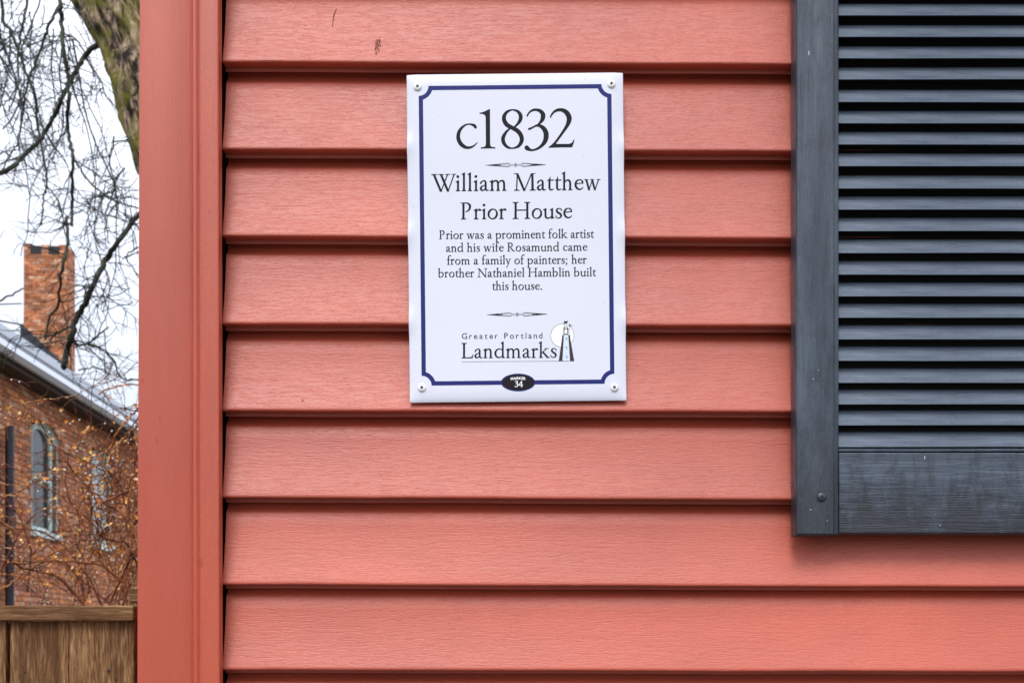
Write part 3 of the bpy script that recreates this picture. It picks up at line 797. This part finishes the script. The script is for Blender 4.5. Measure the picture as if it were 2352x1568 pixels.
flat(mb, zq((1947, 240), (1975, 252), (2008, 236), (2004, 272), (1975, 286), (1947, 272)), 2.5)
flat(mb, zq((2040, 288), (2062, 316), (2094, 325), (2062, 331), (2040, 320)), 2.5)
mb.build('emblem_outline', M_ink, sign)
mb = MB(); flat(mb, zq((1938, 488), (2020, 488), (2052, 946), (1914, 946)), 2.8); 
flat(mb, zq((1906, 500), (1908, 472), (1928, 450), (2030, 450), (2052, 470), (2054, 498), (2030, 512), (1925, 512)), 2.6)
mb.build('emblem_tower', M_pale, sign)
mb = MB()
flat(mb, zq((1940, 492), (1938, 560), (1916, 946), (1852, 946), (1906, 560), (1912, 500)), 3.2)
flat(mb, zq((2019, 488), (2046, 500), (2056, 560), (2122, 946), (2050, 946), (2024, 560)), 3.2)
flat(mb, zq((1906, 500), (1912, 522), (1940, 522), (1940, 488)), 3.4); flat(mb, zq((2020, 488), (2020, 512), (2048, 522), (2056, 498)), 3.4)
dome = [(1977 + 46 * math.cos(R(180 + 180*q/14)), 388 + 50 * math.sin(R(180 + 180*q/14))) for q in range(15)]
flat(mb, zq((1936, 486), (1933, 388), *dome[1:-1], (2023, 388), (2018, 486)), 3.4)
mb.build('emblem_shade', M_plum, sign)
mb = MB(); flat(mb, zq((1952, 468), (1952, 394), (2002, 394), (2002, 468)), 3.8); 
flat(mb, zq((1955, 378), *[(1977 + 24 * math.cos(R(180 + 180*q/10)), 376 + 26 * math.sin(R(180 + 180*q/10))) for q in range(11)], (2000, 378)), 3.8)
mb.build('emblem_lamp', M_paper, sign)
mb = MB()
for x, y in ((1985, 540), (1985, 700), (1988, 862)):
    flat(mb, zq((x-18, y), (x+14, y), (x+14, y+8), (x-18, y+8)), 3.6); flat(mb, zq((x+6, y+8), (x+14, y+8), (x+12, y+48), (x+4, y+48)), 3.6)
mb.build('emblem_window', M_ink, sign)
for i, (x, y) in enumerate(((1223.4, 254.9), (1791, 246.8), (1236, 1135.4), (1799.6, 1134.6))):
    p = S(x, y); screw('screw', (p[0], .0001, p[1]), .0047, M_screw, sign, .75, (.7, .2, .5, .9)[i])
for x, y in ((1709, 455), (1285, 342), (1715, 231), (1210, 607), (1770, 886)):
    mb = MB(); q = S(x, y); blob(mb, lambda a, b: (a * .001 + q[0], -.00012, q[1] - b * .001), 0, 0, .35, .45, 0, 6); mb.build('dirt_speck', M_shade_speck, sign)

# ------------------------------------------------------------------ fence
YF = 1.60
fz0 = at(0, 1390, YF).z; fz1 = at(0, 1424, YF).z
fence = tag(empty('board_fence', (at(150, 0, YF).x, YF, 0)), 'weathered brown board fence with a grained top rail, left of the red corner board', 'fence')
def fadd(o): 
    o.matrix_parent_inverse = Matrix.Translation(-fence.location); o.parent = fence; return o
def wbox(name, a, b, mat, nsub=1, bev=.002):
    mb = MB(); mb.box((a[0], a[1], 0), (b[0], b[1], b[2] - a[2])); o = mb.build(name, mat); o.location = (0, 0, a[2])
    o.parent = fence; o.matrix_parent_inverse = Matrix.Translation(-fence.location)
    if bev: bevel(o, bev, 2)
    return o
xr = at(306, 0, YF).x
wbox('top_rail', (-4.2, YF, fz1), (xr, YF + .062, fz0), M_wh, 1, .003)
yb = YF + .024
edges = [(-250, -125), (-121, 13), (23, 157), (158.5, 307)]
for a, b in edges:
    wbox('board', (at(a, 0, yb).x, yb, .06), (at(b, 0, yb).x, yb + .018, fz1 - .0008), M_wv, 1, .002)
for a, b in ((-180, -60), (-40, 60)):
    wbox('board', (at(a, 0, yb).x, yb + .0405, .06), (at(b, 0, yb).x, yb + .058, fz1 - .004), M_wv)
wbox('post', (at(309, 0, yb + .1).x, YF + .07, 0), (at(309, 0, yb + .1).x + .10, YF + .17, at(0, 1382, YF + .07).z), M_wv)
wbox('post_cap', (at(294.5, 0, YF + .06).x, YF + .065, at(0, 1381, YF + .065).z), (at(294.5, 0, YF + .06).x + .14, YF + .20, at(0, 1350, YF + .065).z), M_wh)
wbox('lower_rail', (-4.2, yb + .0185, .35), (xr, yb + .0395, .44), M_wh)
fk = lambda a, b: at(a, b, yb - .0006)
for a_ in ((57, 1543, 2.6, 2.2), (249, 1541, 3.6, 4.5), (265, 1561, 2, 3)):
    mb = MB(); blob(mb, fk, *a_, .2, 11, .2); kn = mb.build('knot', M_shade_speck); kn.parent = fence; kn.matrix_parent_inverse = Matrix.Translation(-fence.location)

# ------------------------------------------------------------------ brick house behind
D0 = 15.0
A0 = Vector((-.45 * D0, D0 - D, 0)); B0 = Vector((-.3295 * D0 * 1.427, D0 * 1.427 - D, 0))
u_ = (B0 - A0).normalized(); ang = math.atan2(u_.y, u_.x)
bh_ = tag(empty('brick_house', A0, (0, 0, ang)), 'orange brick house with arched mint windows, tall chimney and grey roof beyond the fence', 'house')
def dep(px): return D0 / (1 - .00095 * px)
def U(px):   # distance along the wall seen at this column
    k_ = (px - 1176) / F
    # A0.x + t ux = k (A0.y + D + t uy)
    return (k_ * (A0.y + D) - A0.x) / (u_.x - k_ * u_.y)
def zat(px, py):
    t = U(px); d = A0.y + D + t * u_.y; return EYE + (HOR - py) / F * d
wins = []
for (xa_, xb_, pt, pbm) in ((72, 129, 973, 1222), (210, 252, 1034, 1250)):
    xm = (xa_ + xb_) / 2; wins.append((U(xa_), U(xb_), zat(xm, pbm), zat(xm, pt)))
def opening(wn, grow=0):
    a, b, z0_, z1_ = wn; a -= grow; b += grow; z0_ -= grow; z1_ += grow; rise = .28; c = (a + b) / 2; hw2 = (b - a) / 2
    pts = [(a, z0_), (b, z0_)]
    for q in range(13):
        th = math.pi * q / 12; pts.append((c + hw2 * math.cos(th), z1_ - rise + rise * math.sin(th)))
    return pts
def inside(pt, poly):
    x, y = pt; r = False
    for i in range(len(poly)):
        a, b = poly[i], poly[i-1]
        if (a[1] > y) != (b[1] > y) and x < (b[0]-a[0]) * (y - a[1]) / (b[1]-a[1]) + a[0]: r = not r
    return r
tints = [(.56, .20, .09), (.48, .155, .07), (.62, .24, .11), (.58, .22, .09), (.40, .15, .08), (.52, .24, .13), (.66, .36, .22)]
zeave = zat(0, 829) ; 
ops = [opening(w_, .02) for w_ in wins]
mb = MB(); cz = 1.2; row = 0
while cz < zeave:
    x = -2.2 + (.11 if row % 2 else 0)
    while x < 9.5:
        c = (x + .105, cz + .033)
        if not any(inside(q, op) for op in ops for q in ((x + .02, cz + .03), (x + .19, cz + .03), c)):
            t_ = random.choice(tints); k_ = random.uniform(.8, 1.2)
            pr = random.uniform(0, .006)
            mb.box((x, -.014 - pr, cz), (x + .205, .02, cz + .064), tuple(v * k_ for v in t_))
        x += .216
    cz += .075; row += 1
mb.build('brickwork', M_brick, bh_, kind='stuff')
# backing wall, split round the openings
mb = MB(); xs_ = [-2.2] + [v for w_ in wins for v in (w_[0], w_[1])] + [24]
for i in range(0, len(xs_), 2): mb.box((xs_[i], 0, 0), (xs_[i+1], .3, zeave))
for w_ in wins:
    mb.box((w_[0], .0, 0), (w_[1], .3, w_[2]))
    mb.box((w_[0], .0, w_[3] + .0), (w_[1], .3, zeave))
mb.box((-2.2, .3, 0), (-1.9, 9.4, zeave)); mb.box((23.7, .3, 0), (24, 9.4, zeave))
mb.build('wall', M_mortar, bh_)
mb = MB(); mb.box((-1.9, .9, 1), (23.7, 1.0, zeave)); mb.build('inner_wall', M_shade_speck, bh_)
for w_ in wins:
    o_ = opening(w_); i_ = opening(w_, -.075)
    mb = MB(); n_ = len(o_)
    for i in range(n_):
        j = (i + 1) % n_
        a, b, c, d_ = o_[i], o_[j], i_[j], i_[i]
        mb.poly([(a[0], .06, a[1]), (b[0], .06, b[1]), (c[0], .06, c[1]), (d_[0], .06, d_[1])])
        mb.poly([(d_[0], .06, d_[1]), (c[0], .06, c[1]), (c[0], .09, c[1]), (d_[0], .09, d_[1])])
        mb.poly([(a[0], .06, a[1]), (b[0], .06, b[1]), (b[0], -.02, b[1]), (a[0], -.02, a[1])])
    wd = mb.build('window', M_mint, bh_)
    mb = MB(); mb.poly([(x, .088, z) for x, z in i_]); mb.build('pane', M_glass if w_ is wins[0] else M_blind, wd)
    mb = MB(); c = (w_[0] + w_[1]) / 2; zm = (w_[2] + w_[3]) / 2
    mb.box((w_[0] + .08, .07, zm - .025), (w_[1] - .08, .086, zm + .025)); mb.build('sash_bar', M_mint, wd)
    mb = MB(); mb.box((w_[0] - .08, -.07, w_[2] - .09), (w_[1] + .08, .055, w_[2] - .002)); mb.build('sill', M_mint, wd)
# downpipe
xp = (U(-8) + U(6)) / 2
mb = MB(); mb.tube([(xp, -.13, z_) for z_ in (0, 1.5, 3, 4.2, zat(15, 985))], .058, 10); mb.build('downpipe', M_black, bh_)
# roof
rin, rrise = 4.75, 3.55
pit = rrise / (rin + .3)
mb = MB(); e0 = (-.32, zeave + .02); r0 = (rin, zeave + .02 + rrise)
mb.poly([(-2.6, e0[0], e0[1]), (24.4, e0[0], e0[1]), (24.4, r0[0], r0[1]), (-2.6, r0[0], r0[1])])
mb.poly([(24.4, r0[0], r0[1]), (24.4, 2*rin + .32, e0[1]), (-2.6, 2*rin + .32, e0[1]), (-2.6, r0[0], r0[1])])
o = mb.build('roof', M_roof, bh_); m = o.modifiers.new('s', 'SOLIDIFY'); m.thickness = .06; m.offset = 0
mb = MB(); mb.box((-2.6, -.30, zeave - .16), (24.4, -.02, zeave - .06)); mb.build('soffit', M_soffit, bh_)
mb = MB(); mb.extrude([(-.44, zeave - .04), (-.42, zeave + .05), (-.31, zeave + .05), (-.31, zeave - .08), (-.38, zeave - .09)], -2.6, 24.4, 1); mb.build('gutter', M_gutter, bh_)
def rz(y): return e0[1] + (y - e0[0]) * pit
mb = MB(); q = 1.9; mb.extrude([(q, rz(q) + .04), (q - .02, rz(q) + .20), (q + .10, rz(q) + .24), (q + .16, rz(q) + .10)], 3.2, 20, 1); mb.build('snow_guard', M_gutter, bh_)
mb = MB(); mb.extrude([(rin - .16, r0[1] - .08), (rin, r0[1] + .07), (rin + .16, r0[1] - .08)], -2.6, 24.4, 1); mb.build('ridge_cap', M_gutter, bh_)
# chimney
dch = 29.5; up = F / dch
def ch_local(px, py, d):     # point at that depth -> house local
    p = Vector(((px - 1176) / F * d, d - D, EYE + (HOR - py) / F * d)) - A0
    p.rotate(Matrix.Rotation(-ang, 3, 'Z')); return p
pa = ch_local(55, 562, dch); pb_ = ch_local(153, 562, dch)
ux0 = (pa.x + pb_.x) / 2; yin0, yin1 = pb_.y, pa.y      # local y grows away from the street side (to the left in view)
ux1 = ux0 + .62; ztopc = pa.z
mb = MB(); mb.box((ux0 + .015, yin0 + .015, zeave + 1.6), (ux1 - .015, yin1 - .015, ztopc - .02)); chm = mb.build('chimney', M_mortar, bh_)
mb = MB(); cz = zeave + 2.2; row = 0; wch = yin1 - yin0; nb = max(3, round(wch / .216)); bwid = wch / nb
while cz < ztopc - .03:
    fl = .10 * max(0, 1 - (cz - zeave - 2.2) / .9) if cz < zeave + 3.1 else 0
    off = bwid / 2 if row % 2 else 0
    y = yin0 - fl
    ys_ = [yin0 - fl] + [yin0 + off + bwid * q for q in range(0 if off else 1, nb + 1) if yin0 + off + bwid * q < yin1 - .02] + [yin1]
    for a, b in zip(ys_[:-1], ys_[1:]):
        if cz > ztopc - .27 and (yin0 + .16 < (a+b)/2 < yin0 + .50 or yin0 + .62 < (a+b)/2 < yin0 + .96): continue
        t_ = random.choice(tints); k_ = random.uniform(.6, 1.05); mb.box((ux0 - random.uniform(0, .01), a + .004, cz), (ux0 + .1, b - .004, cz + .066), tuple(v * k_ for v in t_))
    x = ux0 + .101
    while x < ux1 - .02:
        x2 = min(ux1, x + (.21 if row % 2 else .16)); t_ = random.choice(tints); k_ = random.uniform(.8, 1.3)
        mb.box((x + .003, yin0 - fl - random.uniform(0, .008), cz), (x2 - .003, yin0 + .1, cz + .066), tuple((v * k_ + .02) for v in t_)); x = x2
    cz += .075; row += 1
mb.build('brickwork', M_brick, chm, kind='stuff')
for a in (.33, .79):
    y = yin0 + a; mb = MB()
    mb.box((ux0 - .012, y - .14, ztopc - .25), (ux0 + .05, y + .14, ztopc - .045)); mb.build('flue_shade', M_shade_speck, chm)  # solid dark box, painting the shade inside a flue opening
mb = MB(); s_ = [(yin0 - .16, rz(yin0 - .16) - .05), (yin0 - .16, rz(yin0 - .16) + .16), (yin1 + .06, rz(yin1) + .50), (yin1 + .06, rz(yin1) + .05)]
for xx in (ux0 - .05,): mb.extrude(s_, ux0 - .06, ux0 - .02, 1)
mb.build('flashing', M_black, chm)

# ------------------------------------------------------------------ bare tree
def wander(p, d, L, n_, wig, droop=0, curl=0, rnd=random):
    pts = [Vector(p)]; d = Vector(d).normalized(); s = L / n_
    for i in range(n_):
        d = (d + Vector((rnd.gauss(0, wig), rnd.gauss(0, wig), rnd.gauss(0, wig) - droop + curl * (i / n_) ** 2))).normalized()
        pts.append(pts[-1] + d * s)
    return pts
def resample(pts, n_):
    P = smooth([tuple(p) for p in pts], n_); return [Vector(p[:3]) for p in P]
def taper(n_, r0_, r1_): return [r0_ + (r1_ - r0_) * i / max(1, n_ - 1) for i in range(n_)]

YTR = 6.2      # y of the trunk
tree = tag(empty('bare_tree', (at(430, 0, YTR).x, YTR, 0)), 'leafless tree with thick mossy leaning trunk and hanging twigs left of the red house', 'tree')
def tadd(o, par=tree):
    o.parent = par
    if par is tree: o.matrix_parent_inverse = Matrix.Translation(-tree.location)
    return o
ledge = [(96, -160), (135, -70), (170, -3), (199, 45), (222, 88), (243, 125), (262, 185), (276, 235), (290, 290), (303, 335), (318, 378), (345, 450), (375, 600), (385, 900), (380, 1300), (360, 1900)]
wid = [190, 195, 200, 205, 208, 205, 205, 208, 212, 216, 220, 225, 235, 245, 260, 330]
cpts = []
for (x, y), wd in zip(ledge, wid):
    cpts.append((*at(x + wd / 2, y, YTR), wd / 2 / F * (D + YTR)))
cs = smooth(cpts, 14); K = 150; mb = MB()
for i, (cx, cy, czz, r) in enumerate(cs):
    for j in range(K):
        th = 2 * math.pi * j / K; ca, sa = math.cos(th), math.sin(th)
        q = Vector((ca * 1.0, sa * 1.0, czz * 1.1))
        rid = 1 - abs(noise.noise(Vector((ca * 5.2, sa * 5.2, czz * 2.3)))) * 2.2
        rid2 = noise.noise(Vector((ca * 16, sa * 16, czz * 8))); big_ = noise.noise(Vector((ca * 1.5, sa * 1.5, czz * 1.6)))
        rr_ = r * (1 + .05 * big_) + .034 * max(-.6, rid) + .017 * rid2
        mb.v.append((cx + rr_ * ca, cy + rr_ * sa, czz + .01 * rid2))
for i in range(len(cs) - 1):
    for j in range(K):
        mb.f.append((i*K+j, i*K+(j+1) % K, (i+1)*K+(j+1) % K, (i+1)*K+j)); mb.c.append(None)
o = mb.build('trunk', M_bark, None, True); fix_normals(o); tadd(o)
a1 = lambda x, y: (x * .3301, y * .3301)
a2 = lambda x, y: (x * .3, 517 + y * .3)
BR = [
 ([(670,310),(600,380),(540,470),(490,560),(430,690),(380,800),(320,910),(270,985),(190,1060),(120,1135),(50,1180),(-60,1230)], a1, 4.6, 5.6, 0),
 ([(380,-400),(400,-150),(412,0),(428,130),(440,330),(465,480),(478,570),(475,720),(470,850),(490,1000),(505,1090),(500,1300),(505,1480),(500,1568)], a1, 4.4, 2.6, -.5),
 ([(470,-300),(420,0),(385,90),(330,200),(290,330),(235,470),(200,550),(170,700),(150,850),(120,1000),(80,1060),(20,1180)], a1, 3.0, 1.5, -.9),
 ([(-20,-300),(15,0),(20,150),(70,210),(120,330),(180,500),(240,660),(260,850),(290,1020),(320,1180),(325,1290),(300,1400),(290,1568)], a1, 3.6, 1.5, .5),
 ([(240,-300),(190,0),(165,150),(140,260),(125,420),(130,560),(110,650),(60,780)], a1, 3.0, 1.3, .9),
 ([(325,1290),(400,1400),(450,1568)], a1, 1.6, 1.0, .5),
 ([(505,1090),(550,1160),(600,1240),(680,1320),(740,1370),(830,1410),(965,1450)], a1, 2.0, 1.3, -.5),
 ([(450,235),(520,270),(580,350),(640,470),(700,560),(745,680),(840,765)], a1, 1.7, 1.0, .2),
 ([(1130,-160),(1000,0),(900,130),(820,250),(740,410),(650,600),(580,730),(550,850),(510,980),(490,1090)], a2, 4.4, 5.6, -.3),
 ([(510,-60),(515,140),(490,280),(460,450),(440,620),(370,720),(350,880)], a2, 3.2, 2.0, -.5),
 ([(570,880),(600,920),(680,900),(740,850),(830,780)], a2, 2.4, 1.4, -.3),
 ([(680,905),(780,950),(870,1040),(930,1170),(1060,1180)], a2, 2.0, 1.2, -.3),
 ([(550,770),(470,810),(400,860),(350,950)], a2, 2.0, 1.4, -.3),
 ([(600,1110),(740,1090),(850,1140),(960,1180)], a2, 1.4, 1.0, .4),
 ([(-40,600),(90,530),(180,485)], a2, 1.9, 1.4, .6), ([(-40,607),(170,600)], a2, 1.3, 1.0, .8), ([(-40,725),(180,765)], a2, 1.6, 1.2, .7),
 ([(-80,60),(0,250),(60,400),(130,620),(120,760),(20,900)], a1, 2.2, 1.3, .6),
 ([(-60,250),(20,420),(110,580),(60,700),(-20,760)], a1, 1.8, 1.1, -.4),
 ([(170,760),(220,880),(260,960),(420,980)], a1, 1.5, .9, .1),
 ([(575,465),(680,468),(720,440)], a2, 1.4, .9, -.3), ([(700,470),(640,545),(720,545),(860,545),(1000,480)], a2, 1.3, .8, -.3),
 ([(1060,170),(970,230),(980,280),(1060,380)], a2, 1.5, .9, -.1),
]
src_lines = []
def PD(): return random.uniform(-.35, .35)
for pts, cv, w0, w1, dy in BR:
    yy = YTR + dy; n_ = len(pts)
    P = [at(*cv(*q), yy + .25 * noise.noise(Vector((i * .7, w0, dy)))) for i, q in enumerate(pts)]
    if pts[0] == (670, 310): P[0] = at(*a1(690, 300), YTR - .02)
    P = resample(P, 5); m_ = len(P); sc_ = (D + yy) / F
    for i in range(1, m_ - 1): P[i] = P[i] + Vector((noise.noise(Vector((i*.9, w0*3, 1))), 0, noise.noise(Vector((i*.9, w0*3, 7))))) * .014
    r = taper(m_, w0 * sc_, w1 * sc_)
    if pts[0] == (670, 310): r = [(5.5 - 1.6 * math.sin(min(1, i / m_) * math.pi)) * sc_ * .95 * (1 if i < m_ * .75 else .95) for i in range(m_)]
    r = [q * 1.25 * (1 + .12 * noise.noise(Vector((i * .6, w0, 4)))) for i, q in enumerate(r)]
    mb = MB(); mb.tube(P, r, 7); o = mb.build('branch', M_twig, None, True); tadd(o)
    src_lines.append((P, r))
rn = random.Random(5)
tw = MB()
def twig(p, d, L, r, lev):
    n_ = max(3, int(L / .035)); P = wander(p, d, L, n_, .19, .03, .16 if lev else .03, rn)
    tw.tube(P, taper(len(P), r, r * .45), 3, False)
    if lev < 2:
        for i in range(1, len(P)):
            if rn.random() < (.46 if lev == 0 else .28):
                dd = (P[i] - P[i-1]).normalized(); sdv = Vector((rn.gauss(0, 1), rn.gauss(0, .7), rn.gauss(.15, 1)))
                twig(P[i], dd * .7 + sdv * .75, L * rn.uniform(.25, .5), r * .66, lev + 1)
def pxof(v): 
    d = D + v.y; return (1176 + v.x / d * F, HOR - (v.z - EYE) / d * F)
for P, r in src_lines:
    L = 0
    for i in range(1, len(P)):
        L += (P[i] - P[i-1]).length
        if L > .055:
            L = 0
            px_, py_ = pxof(P[i])
            dens = .42 if px_ < 95 else .66
            if rn.random() < dens and -60 < px_ < 340:
                dd = (P[i] - P[i-1]).normalized(); sdv = Vector((rn.gauss(0, 1), rn.gauss(0, .6), rn.gauss(-.1, .9)))
                twig(P[i], dd * .5 + sdv * .8, rn.uniform(.14, .45), .0042, 0)
# thin hanging shoots, dense on the left and sparse on the right
for q in range(34):
    px_ = rn.choice([rn.uniform(-40, 130), rn.uniform(-40, 170), rn.uniform(60, 300)]); py_ = rn.uniform(-60, 120) if px_ < 170 else rn.uniform(300, 520)
    if px_ >= 170 and rn.random() < .25: continue
    Y_ = YTR + rn.uniform(-1.4, 3.5)
    n_ = 22; L = rn.uniform(.7, 1.6) if px_ < 170 else rn.uniform(.3, .8)
    P = wander(at(px_, py_, Y_), (rn.gauss(0, .35), 0, -1), L, n_, .13, .05, -.03, rn)
    tw.tube(P, taper(len(P), .0052, .0028), 4, False)
    for i in range(2, len(P)):
        if rn.random() < .5:
            dd = (P[i] - P[i-1]).normalized(); twig(P[i], dd * .6 + Vector((rn.gauss(0, 1), rn.gauss(0, .6), rn.gauss(.1, .7))), rn.uniform(.1, .3), .0036, 1)
tadd(tw.build('twigs', M_ftwig, None, False, 'stuff'))

# ------------------------------------------------------------------ tangled shrub between the fence and the brick house
YB = 3.3
shrub = tag(empty('tangled_shrub', (at(290, 0, YB).x, YB, 0)), 'tangled leafless shrub with orange vines, yellow leaves and raindrops above the fence', 'shrub')
def sadd(o): o.parent = shrub; o.matrix_parent_inverse = Matrix.Translation(-shrub.location); return o
a3 = lambda x, y: (x * .42, 909 + y * .42)
VN = [
 ([(860,20),(755,70),(700,130),(650,185),(610,270),(570,310),(500,330),(430,360),(340,405),(230,425),(150,435)], 2.4, 1.0),
 ([(800,140),(720,190),(660,250),(600,330),(590,400),(620,470),(640,560)], 2.8, 1.4),
 ([(900,380),(760,450),(700,560),(650,600),(615,690),(605,800),(620,870)], 2.0, 1.3),
 ([(820,560),(740,640),(700,740),(670,800),(665,850),(710,920)], 2.4, 1.6),
 ([(900,690),(760,720),(700,800),(640,860),(560,890)], 1.6, 1.0),
 ([(680,1060),(640,1000),(570,905),(520,840),(430,860),(330,900)], 2.0, 1.0),
 ([(-60,540),(0,545),(90,545),(180,560)], 1.3, .8), ([(-40,470),(70,488),(160,500),(260,495)], 1.3, .8),
 ([(-40,970),(50,975),(130,990),(210,990)], 1.5, .8), ([(-30,830),(60,832),(110,830)], 1.1, .8),
 ([(-60,1060),(40,1040),(110,980),(190,930),(300,850),(420,800),(520,700),(610,640)], 1.7, 1.0),
 ([(400,1140),(410,1040),(430,950),(500,850),(540,700),(600,560),(650,400)], 2.2, 1.1),
 ([(-40,80),(60,60),(130,40),(240,20),(400,0),(520,-60)], 1.3, .8), ([(-60,200),(40,165),(110,120),(160,60)], 1.5, .9),
 ([(420,290),(450,240),(510,165)], 2.0, 1.6),
 ([(540,-10),(580,-35),(680,-60),(780,-60),(900,-45),(960,-45),(1050,-60)], 1.8, 1.2),
 ([(900,-10),(820,60),(760,110),(740,200),(760,330)], 2.2, 1.5),
 ([(650,1140),(660,1020),(720,860),(760,760)], 2.0, 1.4),
]
vlines = []
for q, (pts, w0, w1) in enumerate(VN):
    yy = YB + .5 * noise.noise(Vector((q * 1.7, 3, 1))); sc_ = (D + yy) / F
    P = resample([at(*a3(*p_), yy + .12 * noise.noise(Vector((i * .8, q, 2)))) for i, p_ in enumerate(pts)], 5)
    for i in range(1, len(P) - 1): P[i] = P[i] + Vector((noise.noise(Vector((i*.8, q, 1))), 0, noise.noise(Vector((i*.8, q, 7))))) * .008
    r = [v * 1.15 for v in taper(len(P), w0 * sc_, w1 * sc_)]
    mb = MB(); mb.tube(P, r, 6); sadd(mb.build('vine_stem', M_vine, None, True)); vlines.append((P, r))
rn = random.Random(9)
st_ = MB(); lf = MB(); dr = MB()
def sph(mb, c, r, k=6, m_=4):
    n0 = len(mb.v)
    for i in range(m_ + 1):
        ph = math.pi * i / m_
        for j in range(k):
            th = 2 * math.pi * j / k; mb.v.append((c[0] + r*math.sin(ph)*math.cos(th), c[1] + r*math.sin(ph)*math.sin(th), c[2] + r*math.cos(ph)))
    for i in range(m_):
        for j in range(k): mb.f.append((n0+i*k+j, n0+i*k+(j+1) % k, n0+(i+1)*k+(j+1) % k, n0+(i+1)*k+j)); mb.c.append(None)
def leaf(p, L):
    d = Vector((rn.gauss(0, 1), rn.gauss(0, .6), rn.gauss(-.5, 1))).normalized(); sdv = d.cross(Vector((rn.gauss(0, .5), 1, rn.gauss(0, .5)))).normalized() * L * .38
    up_ = d.cross(sdv).normalized() * L * .12
    a, b, c, e_ = p, p + d * L * .4 + sdv, p + d * L, p + d * L * .4 - sdv; m_ = p + d * L * .5 - up_
    lf.poly([a, b, m_]); lf.poly([b, c, m_]); lf.poly([c, e_, m_]); lf.poly([e_, a, m_])
def stw(p, d, L, r, lev):
    n_ = max(3, int(L / .03)); P = wander(p, d, L, n_, .26, .01, .05, rn)
    st_.tube(P, taper(len(P), r, r * .55), 3, False)
    for i in range(1, len(P)):
        px_, py_ = pxof(P[i])
        if rn.random() < .07 and py_ > 905:
            for _ in range(rn.choice((1, 2, 3))): leaf(P[i], rn.uniform(.010, .020))
        if rn.random() < .06: sph(dr, P[i] - Vector((0, 0, .004)), rn.uniform(.0018, .0040))
        if lev < 2 and rn.random() < .36:
            stw(P[i], (P[i] - P[i-1]).normalized() * .6 + Vector((rn.gauss(0, 1), rn.gauss(0, .7), rn.gauss(0, 1))) * .8, L * rn.uniform(.3, .55), r * .7, lev + 1)
for P, r in vlines:
    for i in range(2, len(P), 2):
        if rn.random() < .6:
            stw(P[i], (P[i] - P[i-1]).normalized() * .5 + Vector((rn.gauss(0, 1), rn.gauss(0, .6), rn.gauss(0, 1))), rn.uniform(.10, .28), .0021, 0)
for q in range(78):      # canes rising and arching through the frame
    px_ = rn.choice([rn.uniform(150, 360), rn.uniform(-60, 360), rn.uniform(235, 350)]); py_ = rn.uniform(1150, 1440)
    Y_ = YB + rn.uniform(-.7, 1.6)
    P = wander(at(px_, py_, Y_), (rn.gauss(-.1, .6), 0, 1), rn.uniform(.25, .75), 16, .17, .05, 0, rn)
    top = min(pxof(v)[1] for v in P)
    st_.tube(P, taper(len(P), rn.uniform(.0028, .0062), .0018), 4, False)
    for i in range(2, len(P)):
        if rn.random() < .42: stw(P[i], (P[i] - P[i-1]).normalized() * .5 + Vector((rn.gauss(0, 1), rn.gauss(0, .6), rn.gauss(0, .8))), rn.uniform(.08, .22), .0018, 1)
# canes down to the ground
for q in range(14):
    x_ = rn.uniform(0, 360); P = wander((at(x_, 0, YB).x, YB + rn.uniform(-.3, .6), 0), (rn.gauss(0, .1), 0, 1), 1.75, 10, .08, 0, 0, rn); st_.tube(P, taper(11, .009, .005), 5, False)
sadd(st_.build('twigs', M_sht, None, False, 'stuff')); sadd(lf.build('leaves', M_leaf, None, False, 'stuff')); sadd(dr.build('raindrops', M_drop, None, True, 'stuff'))
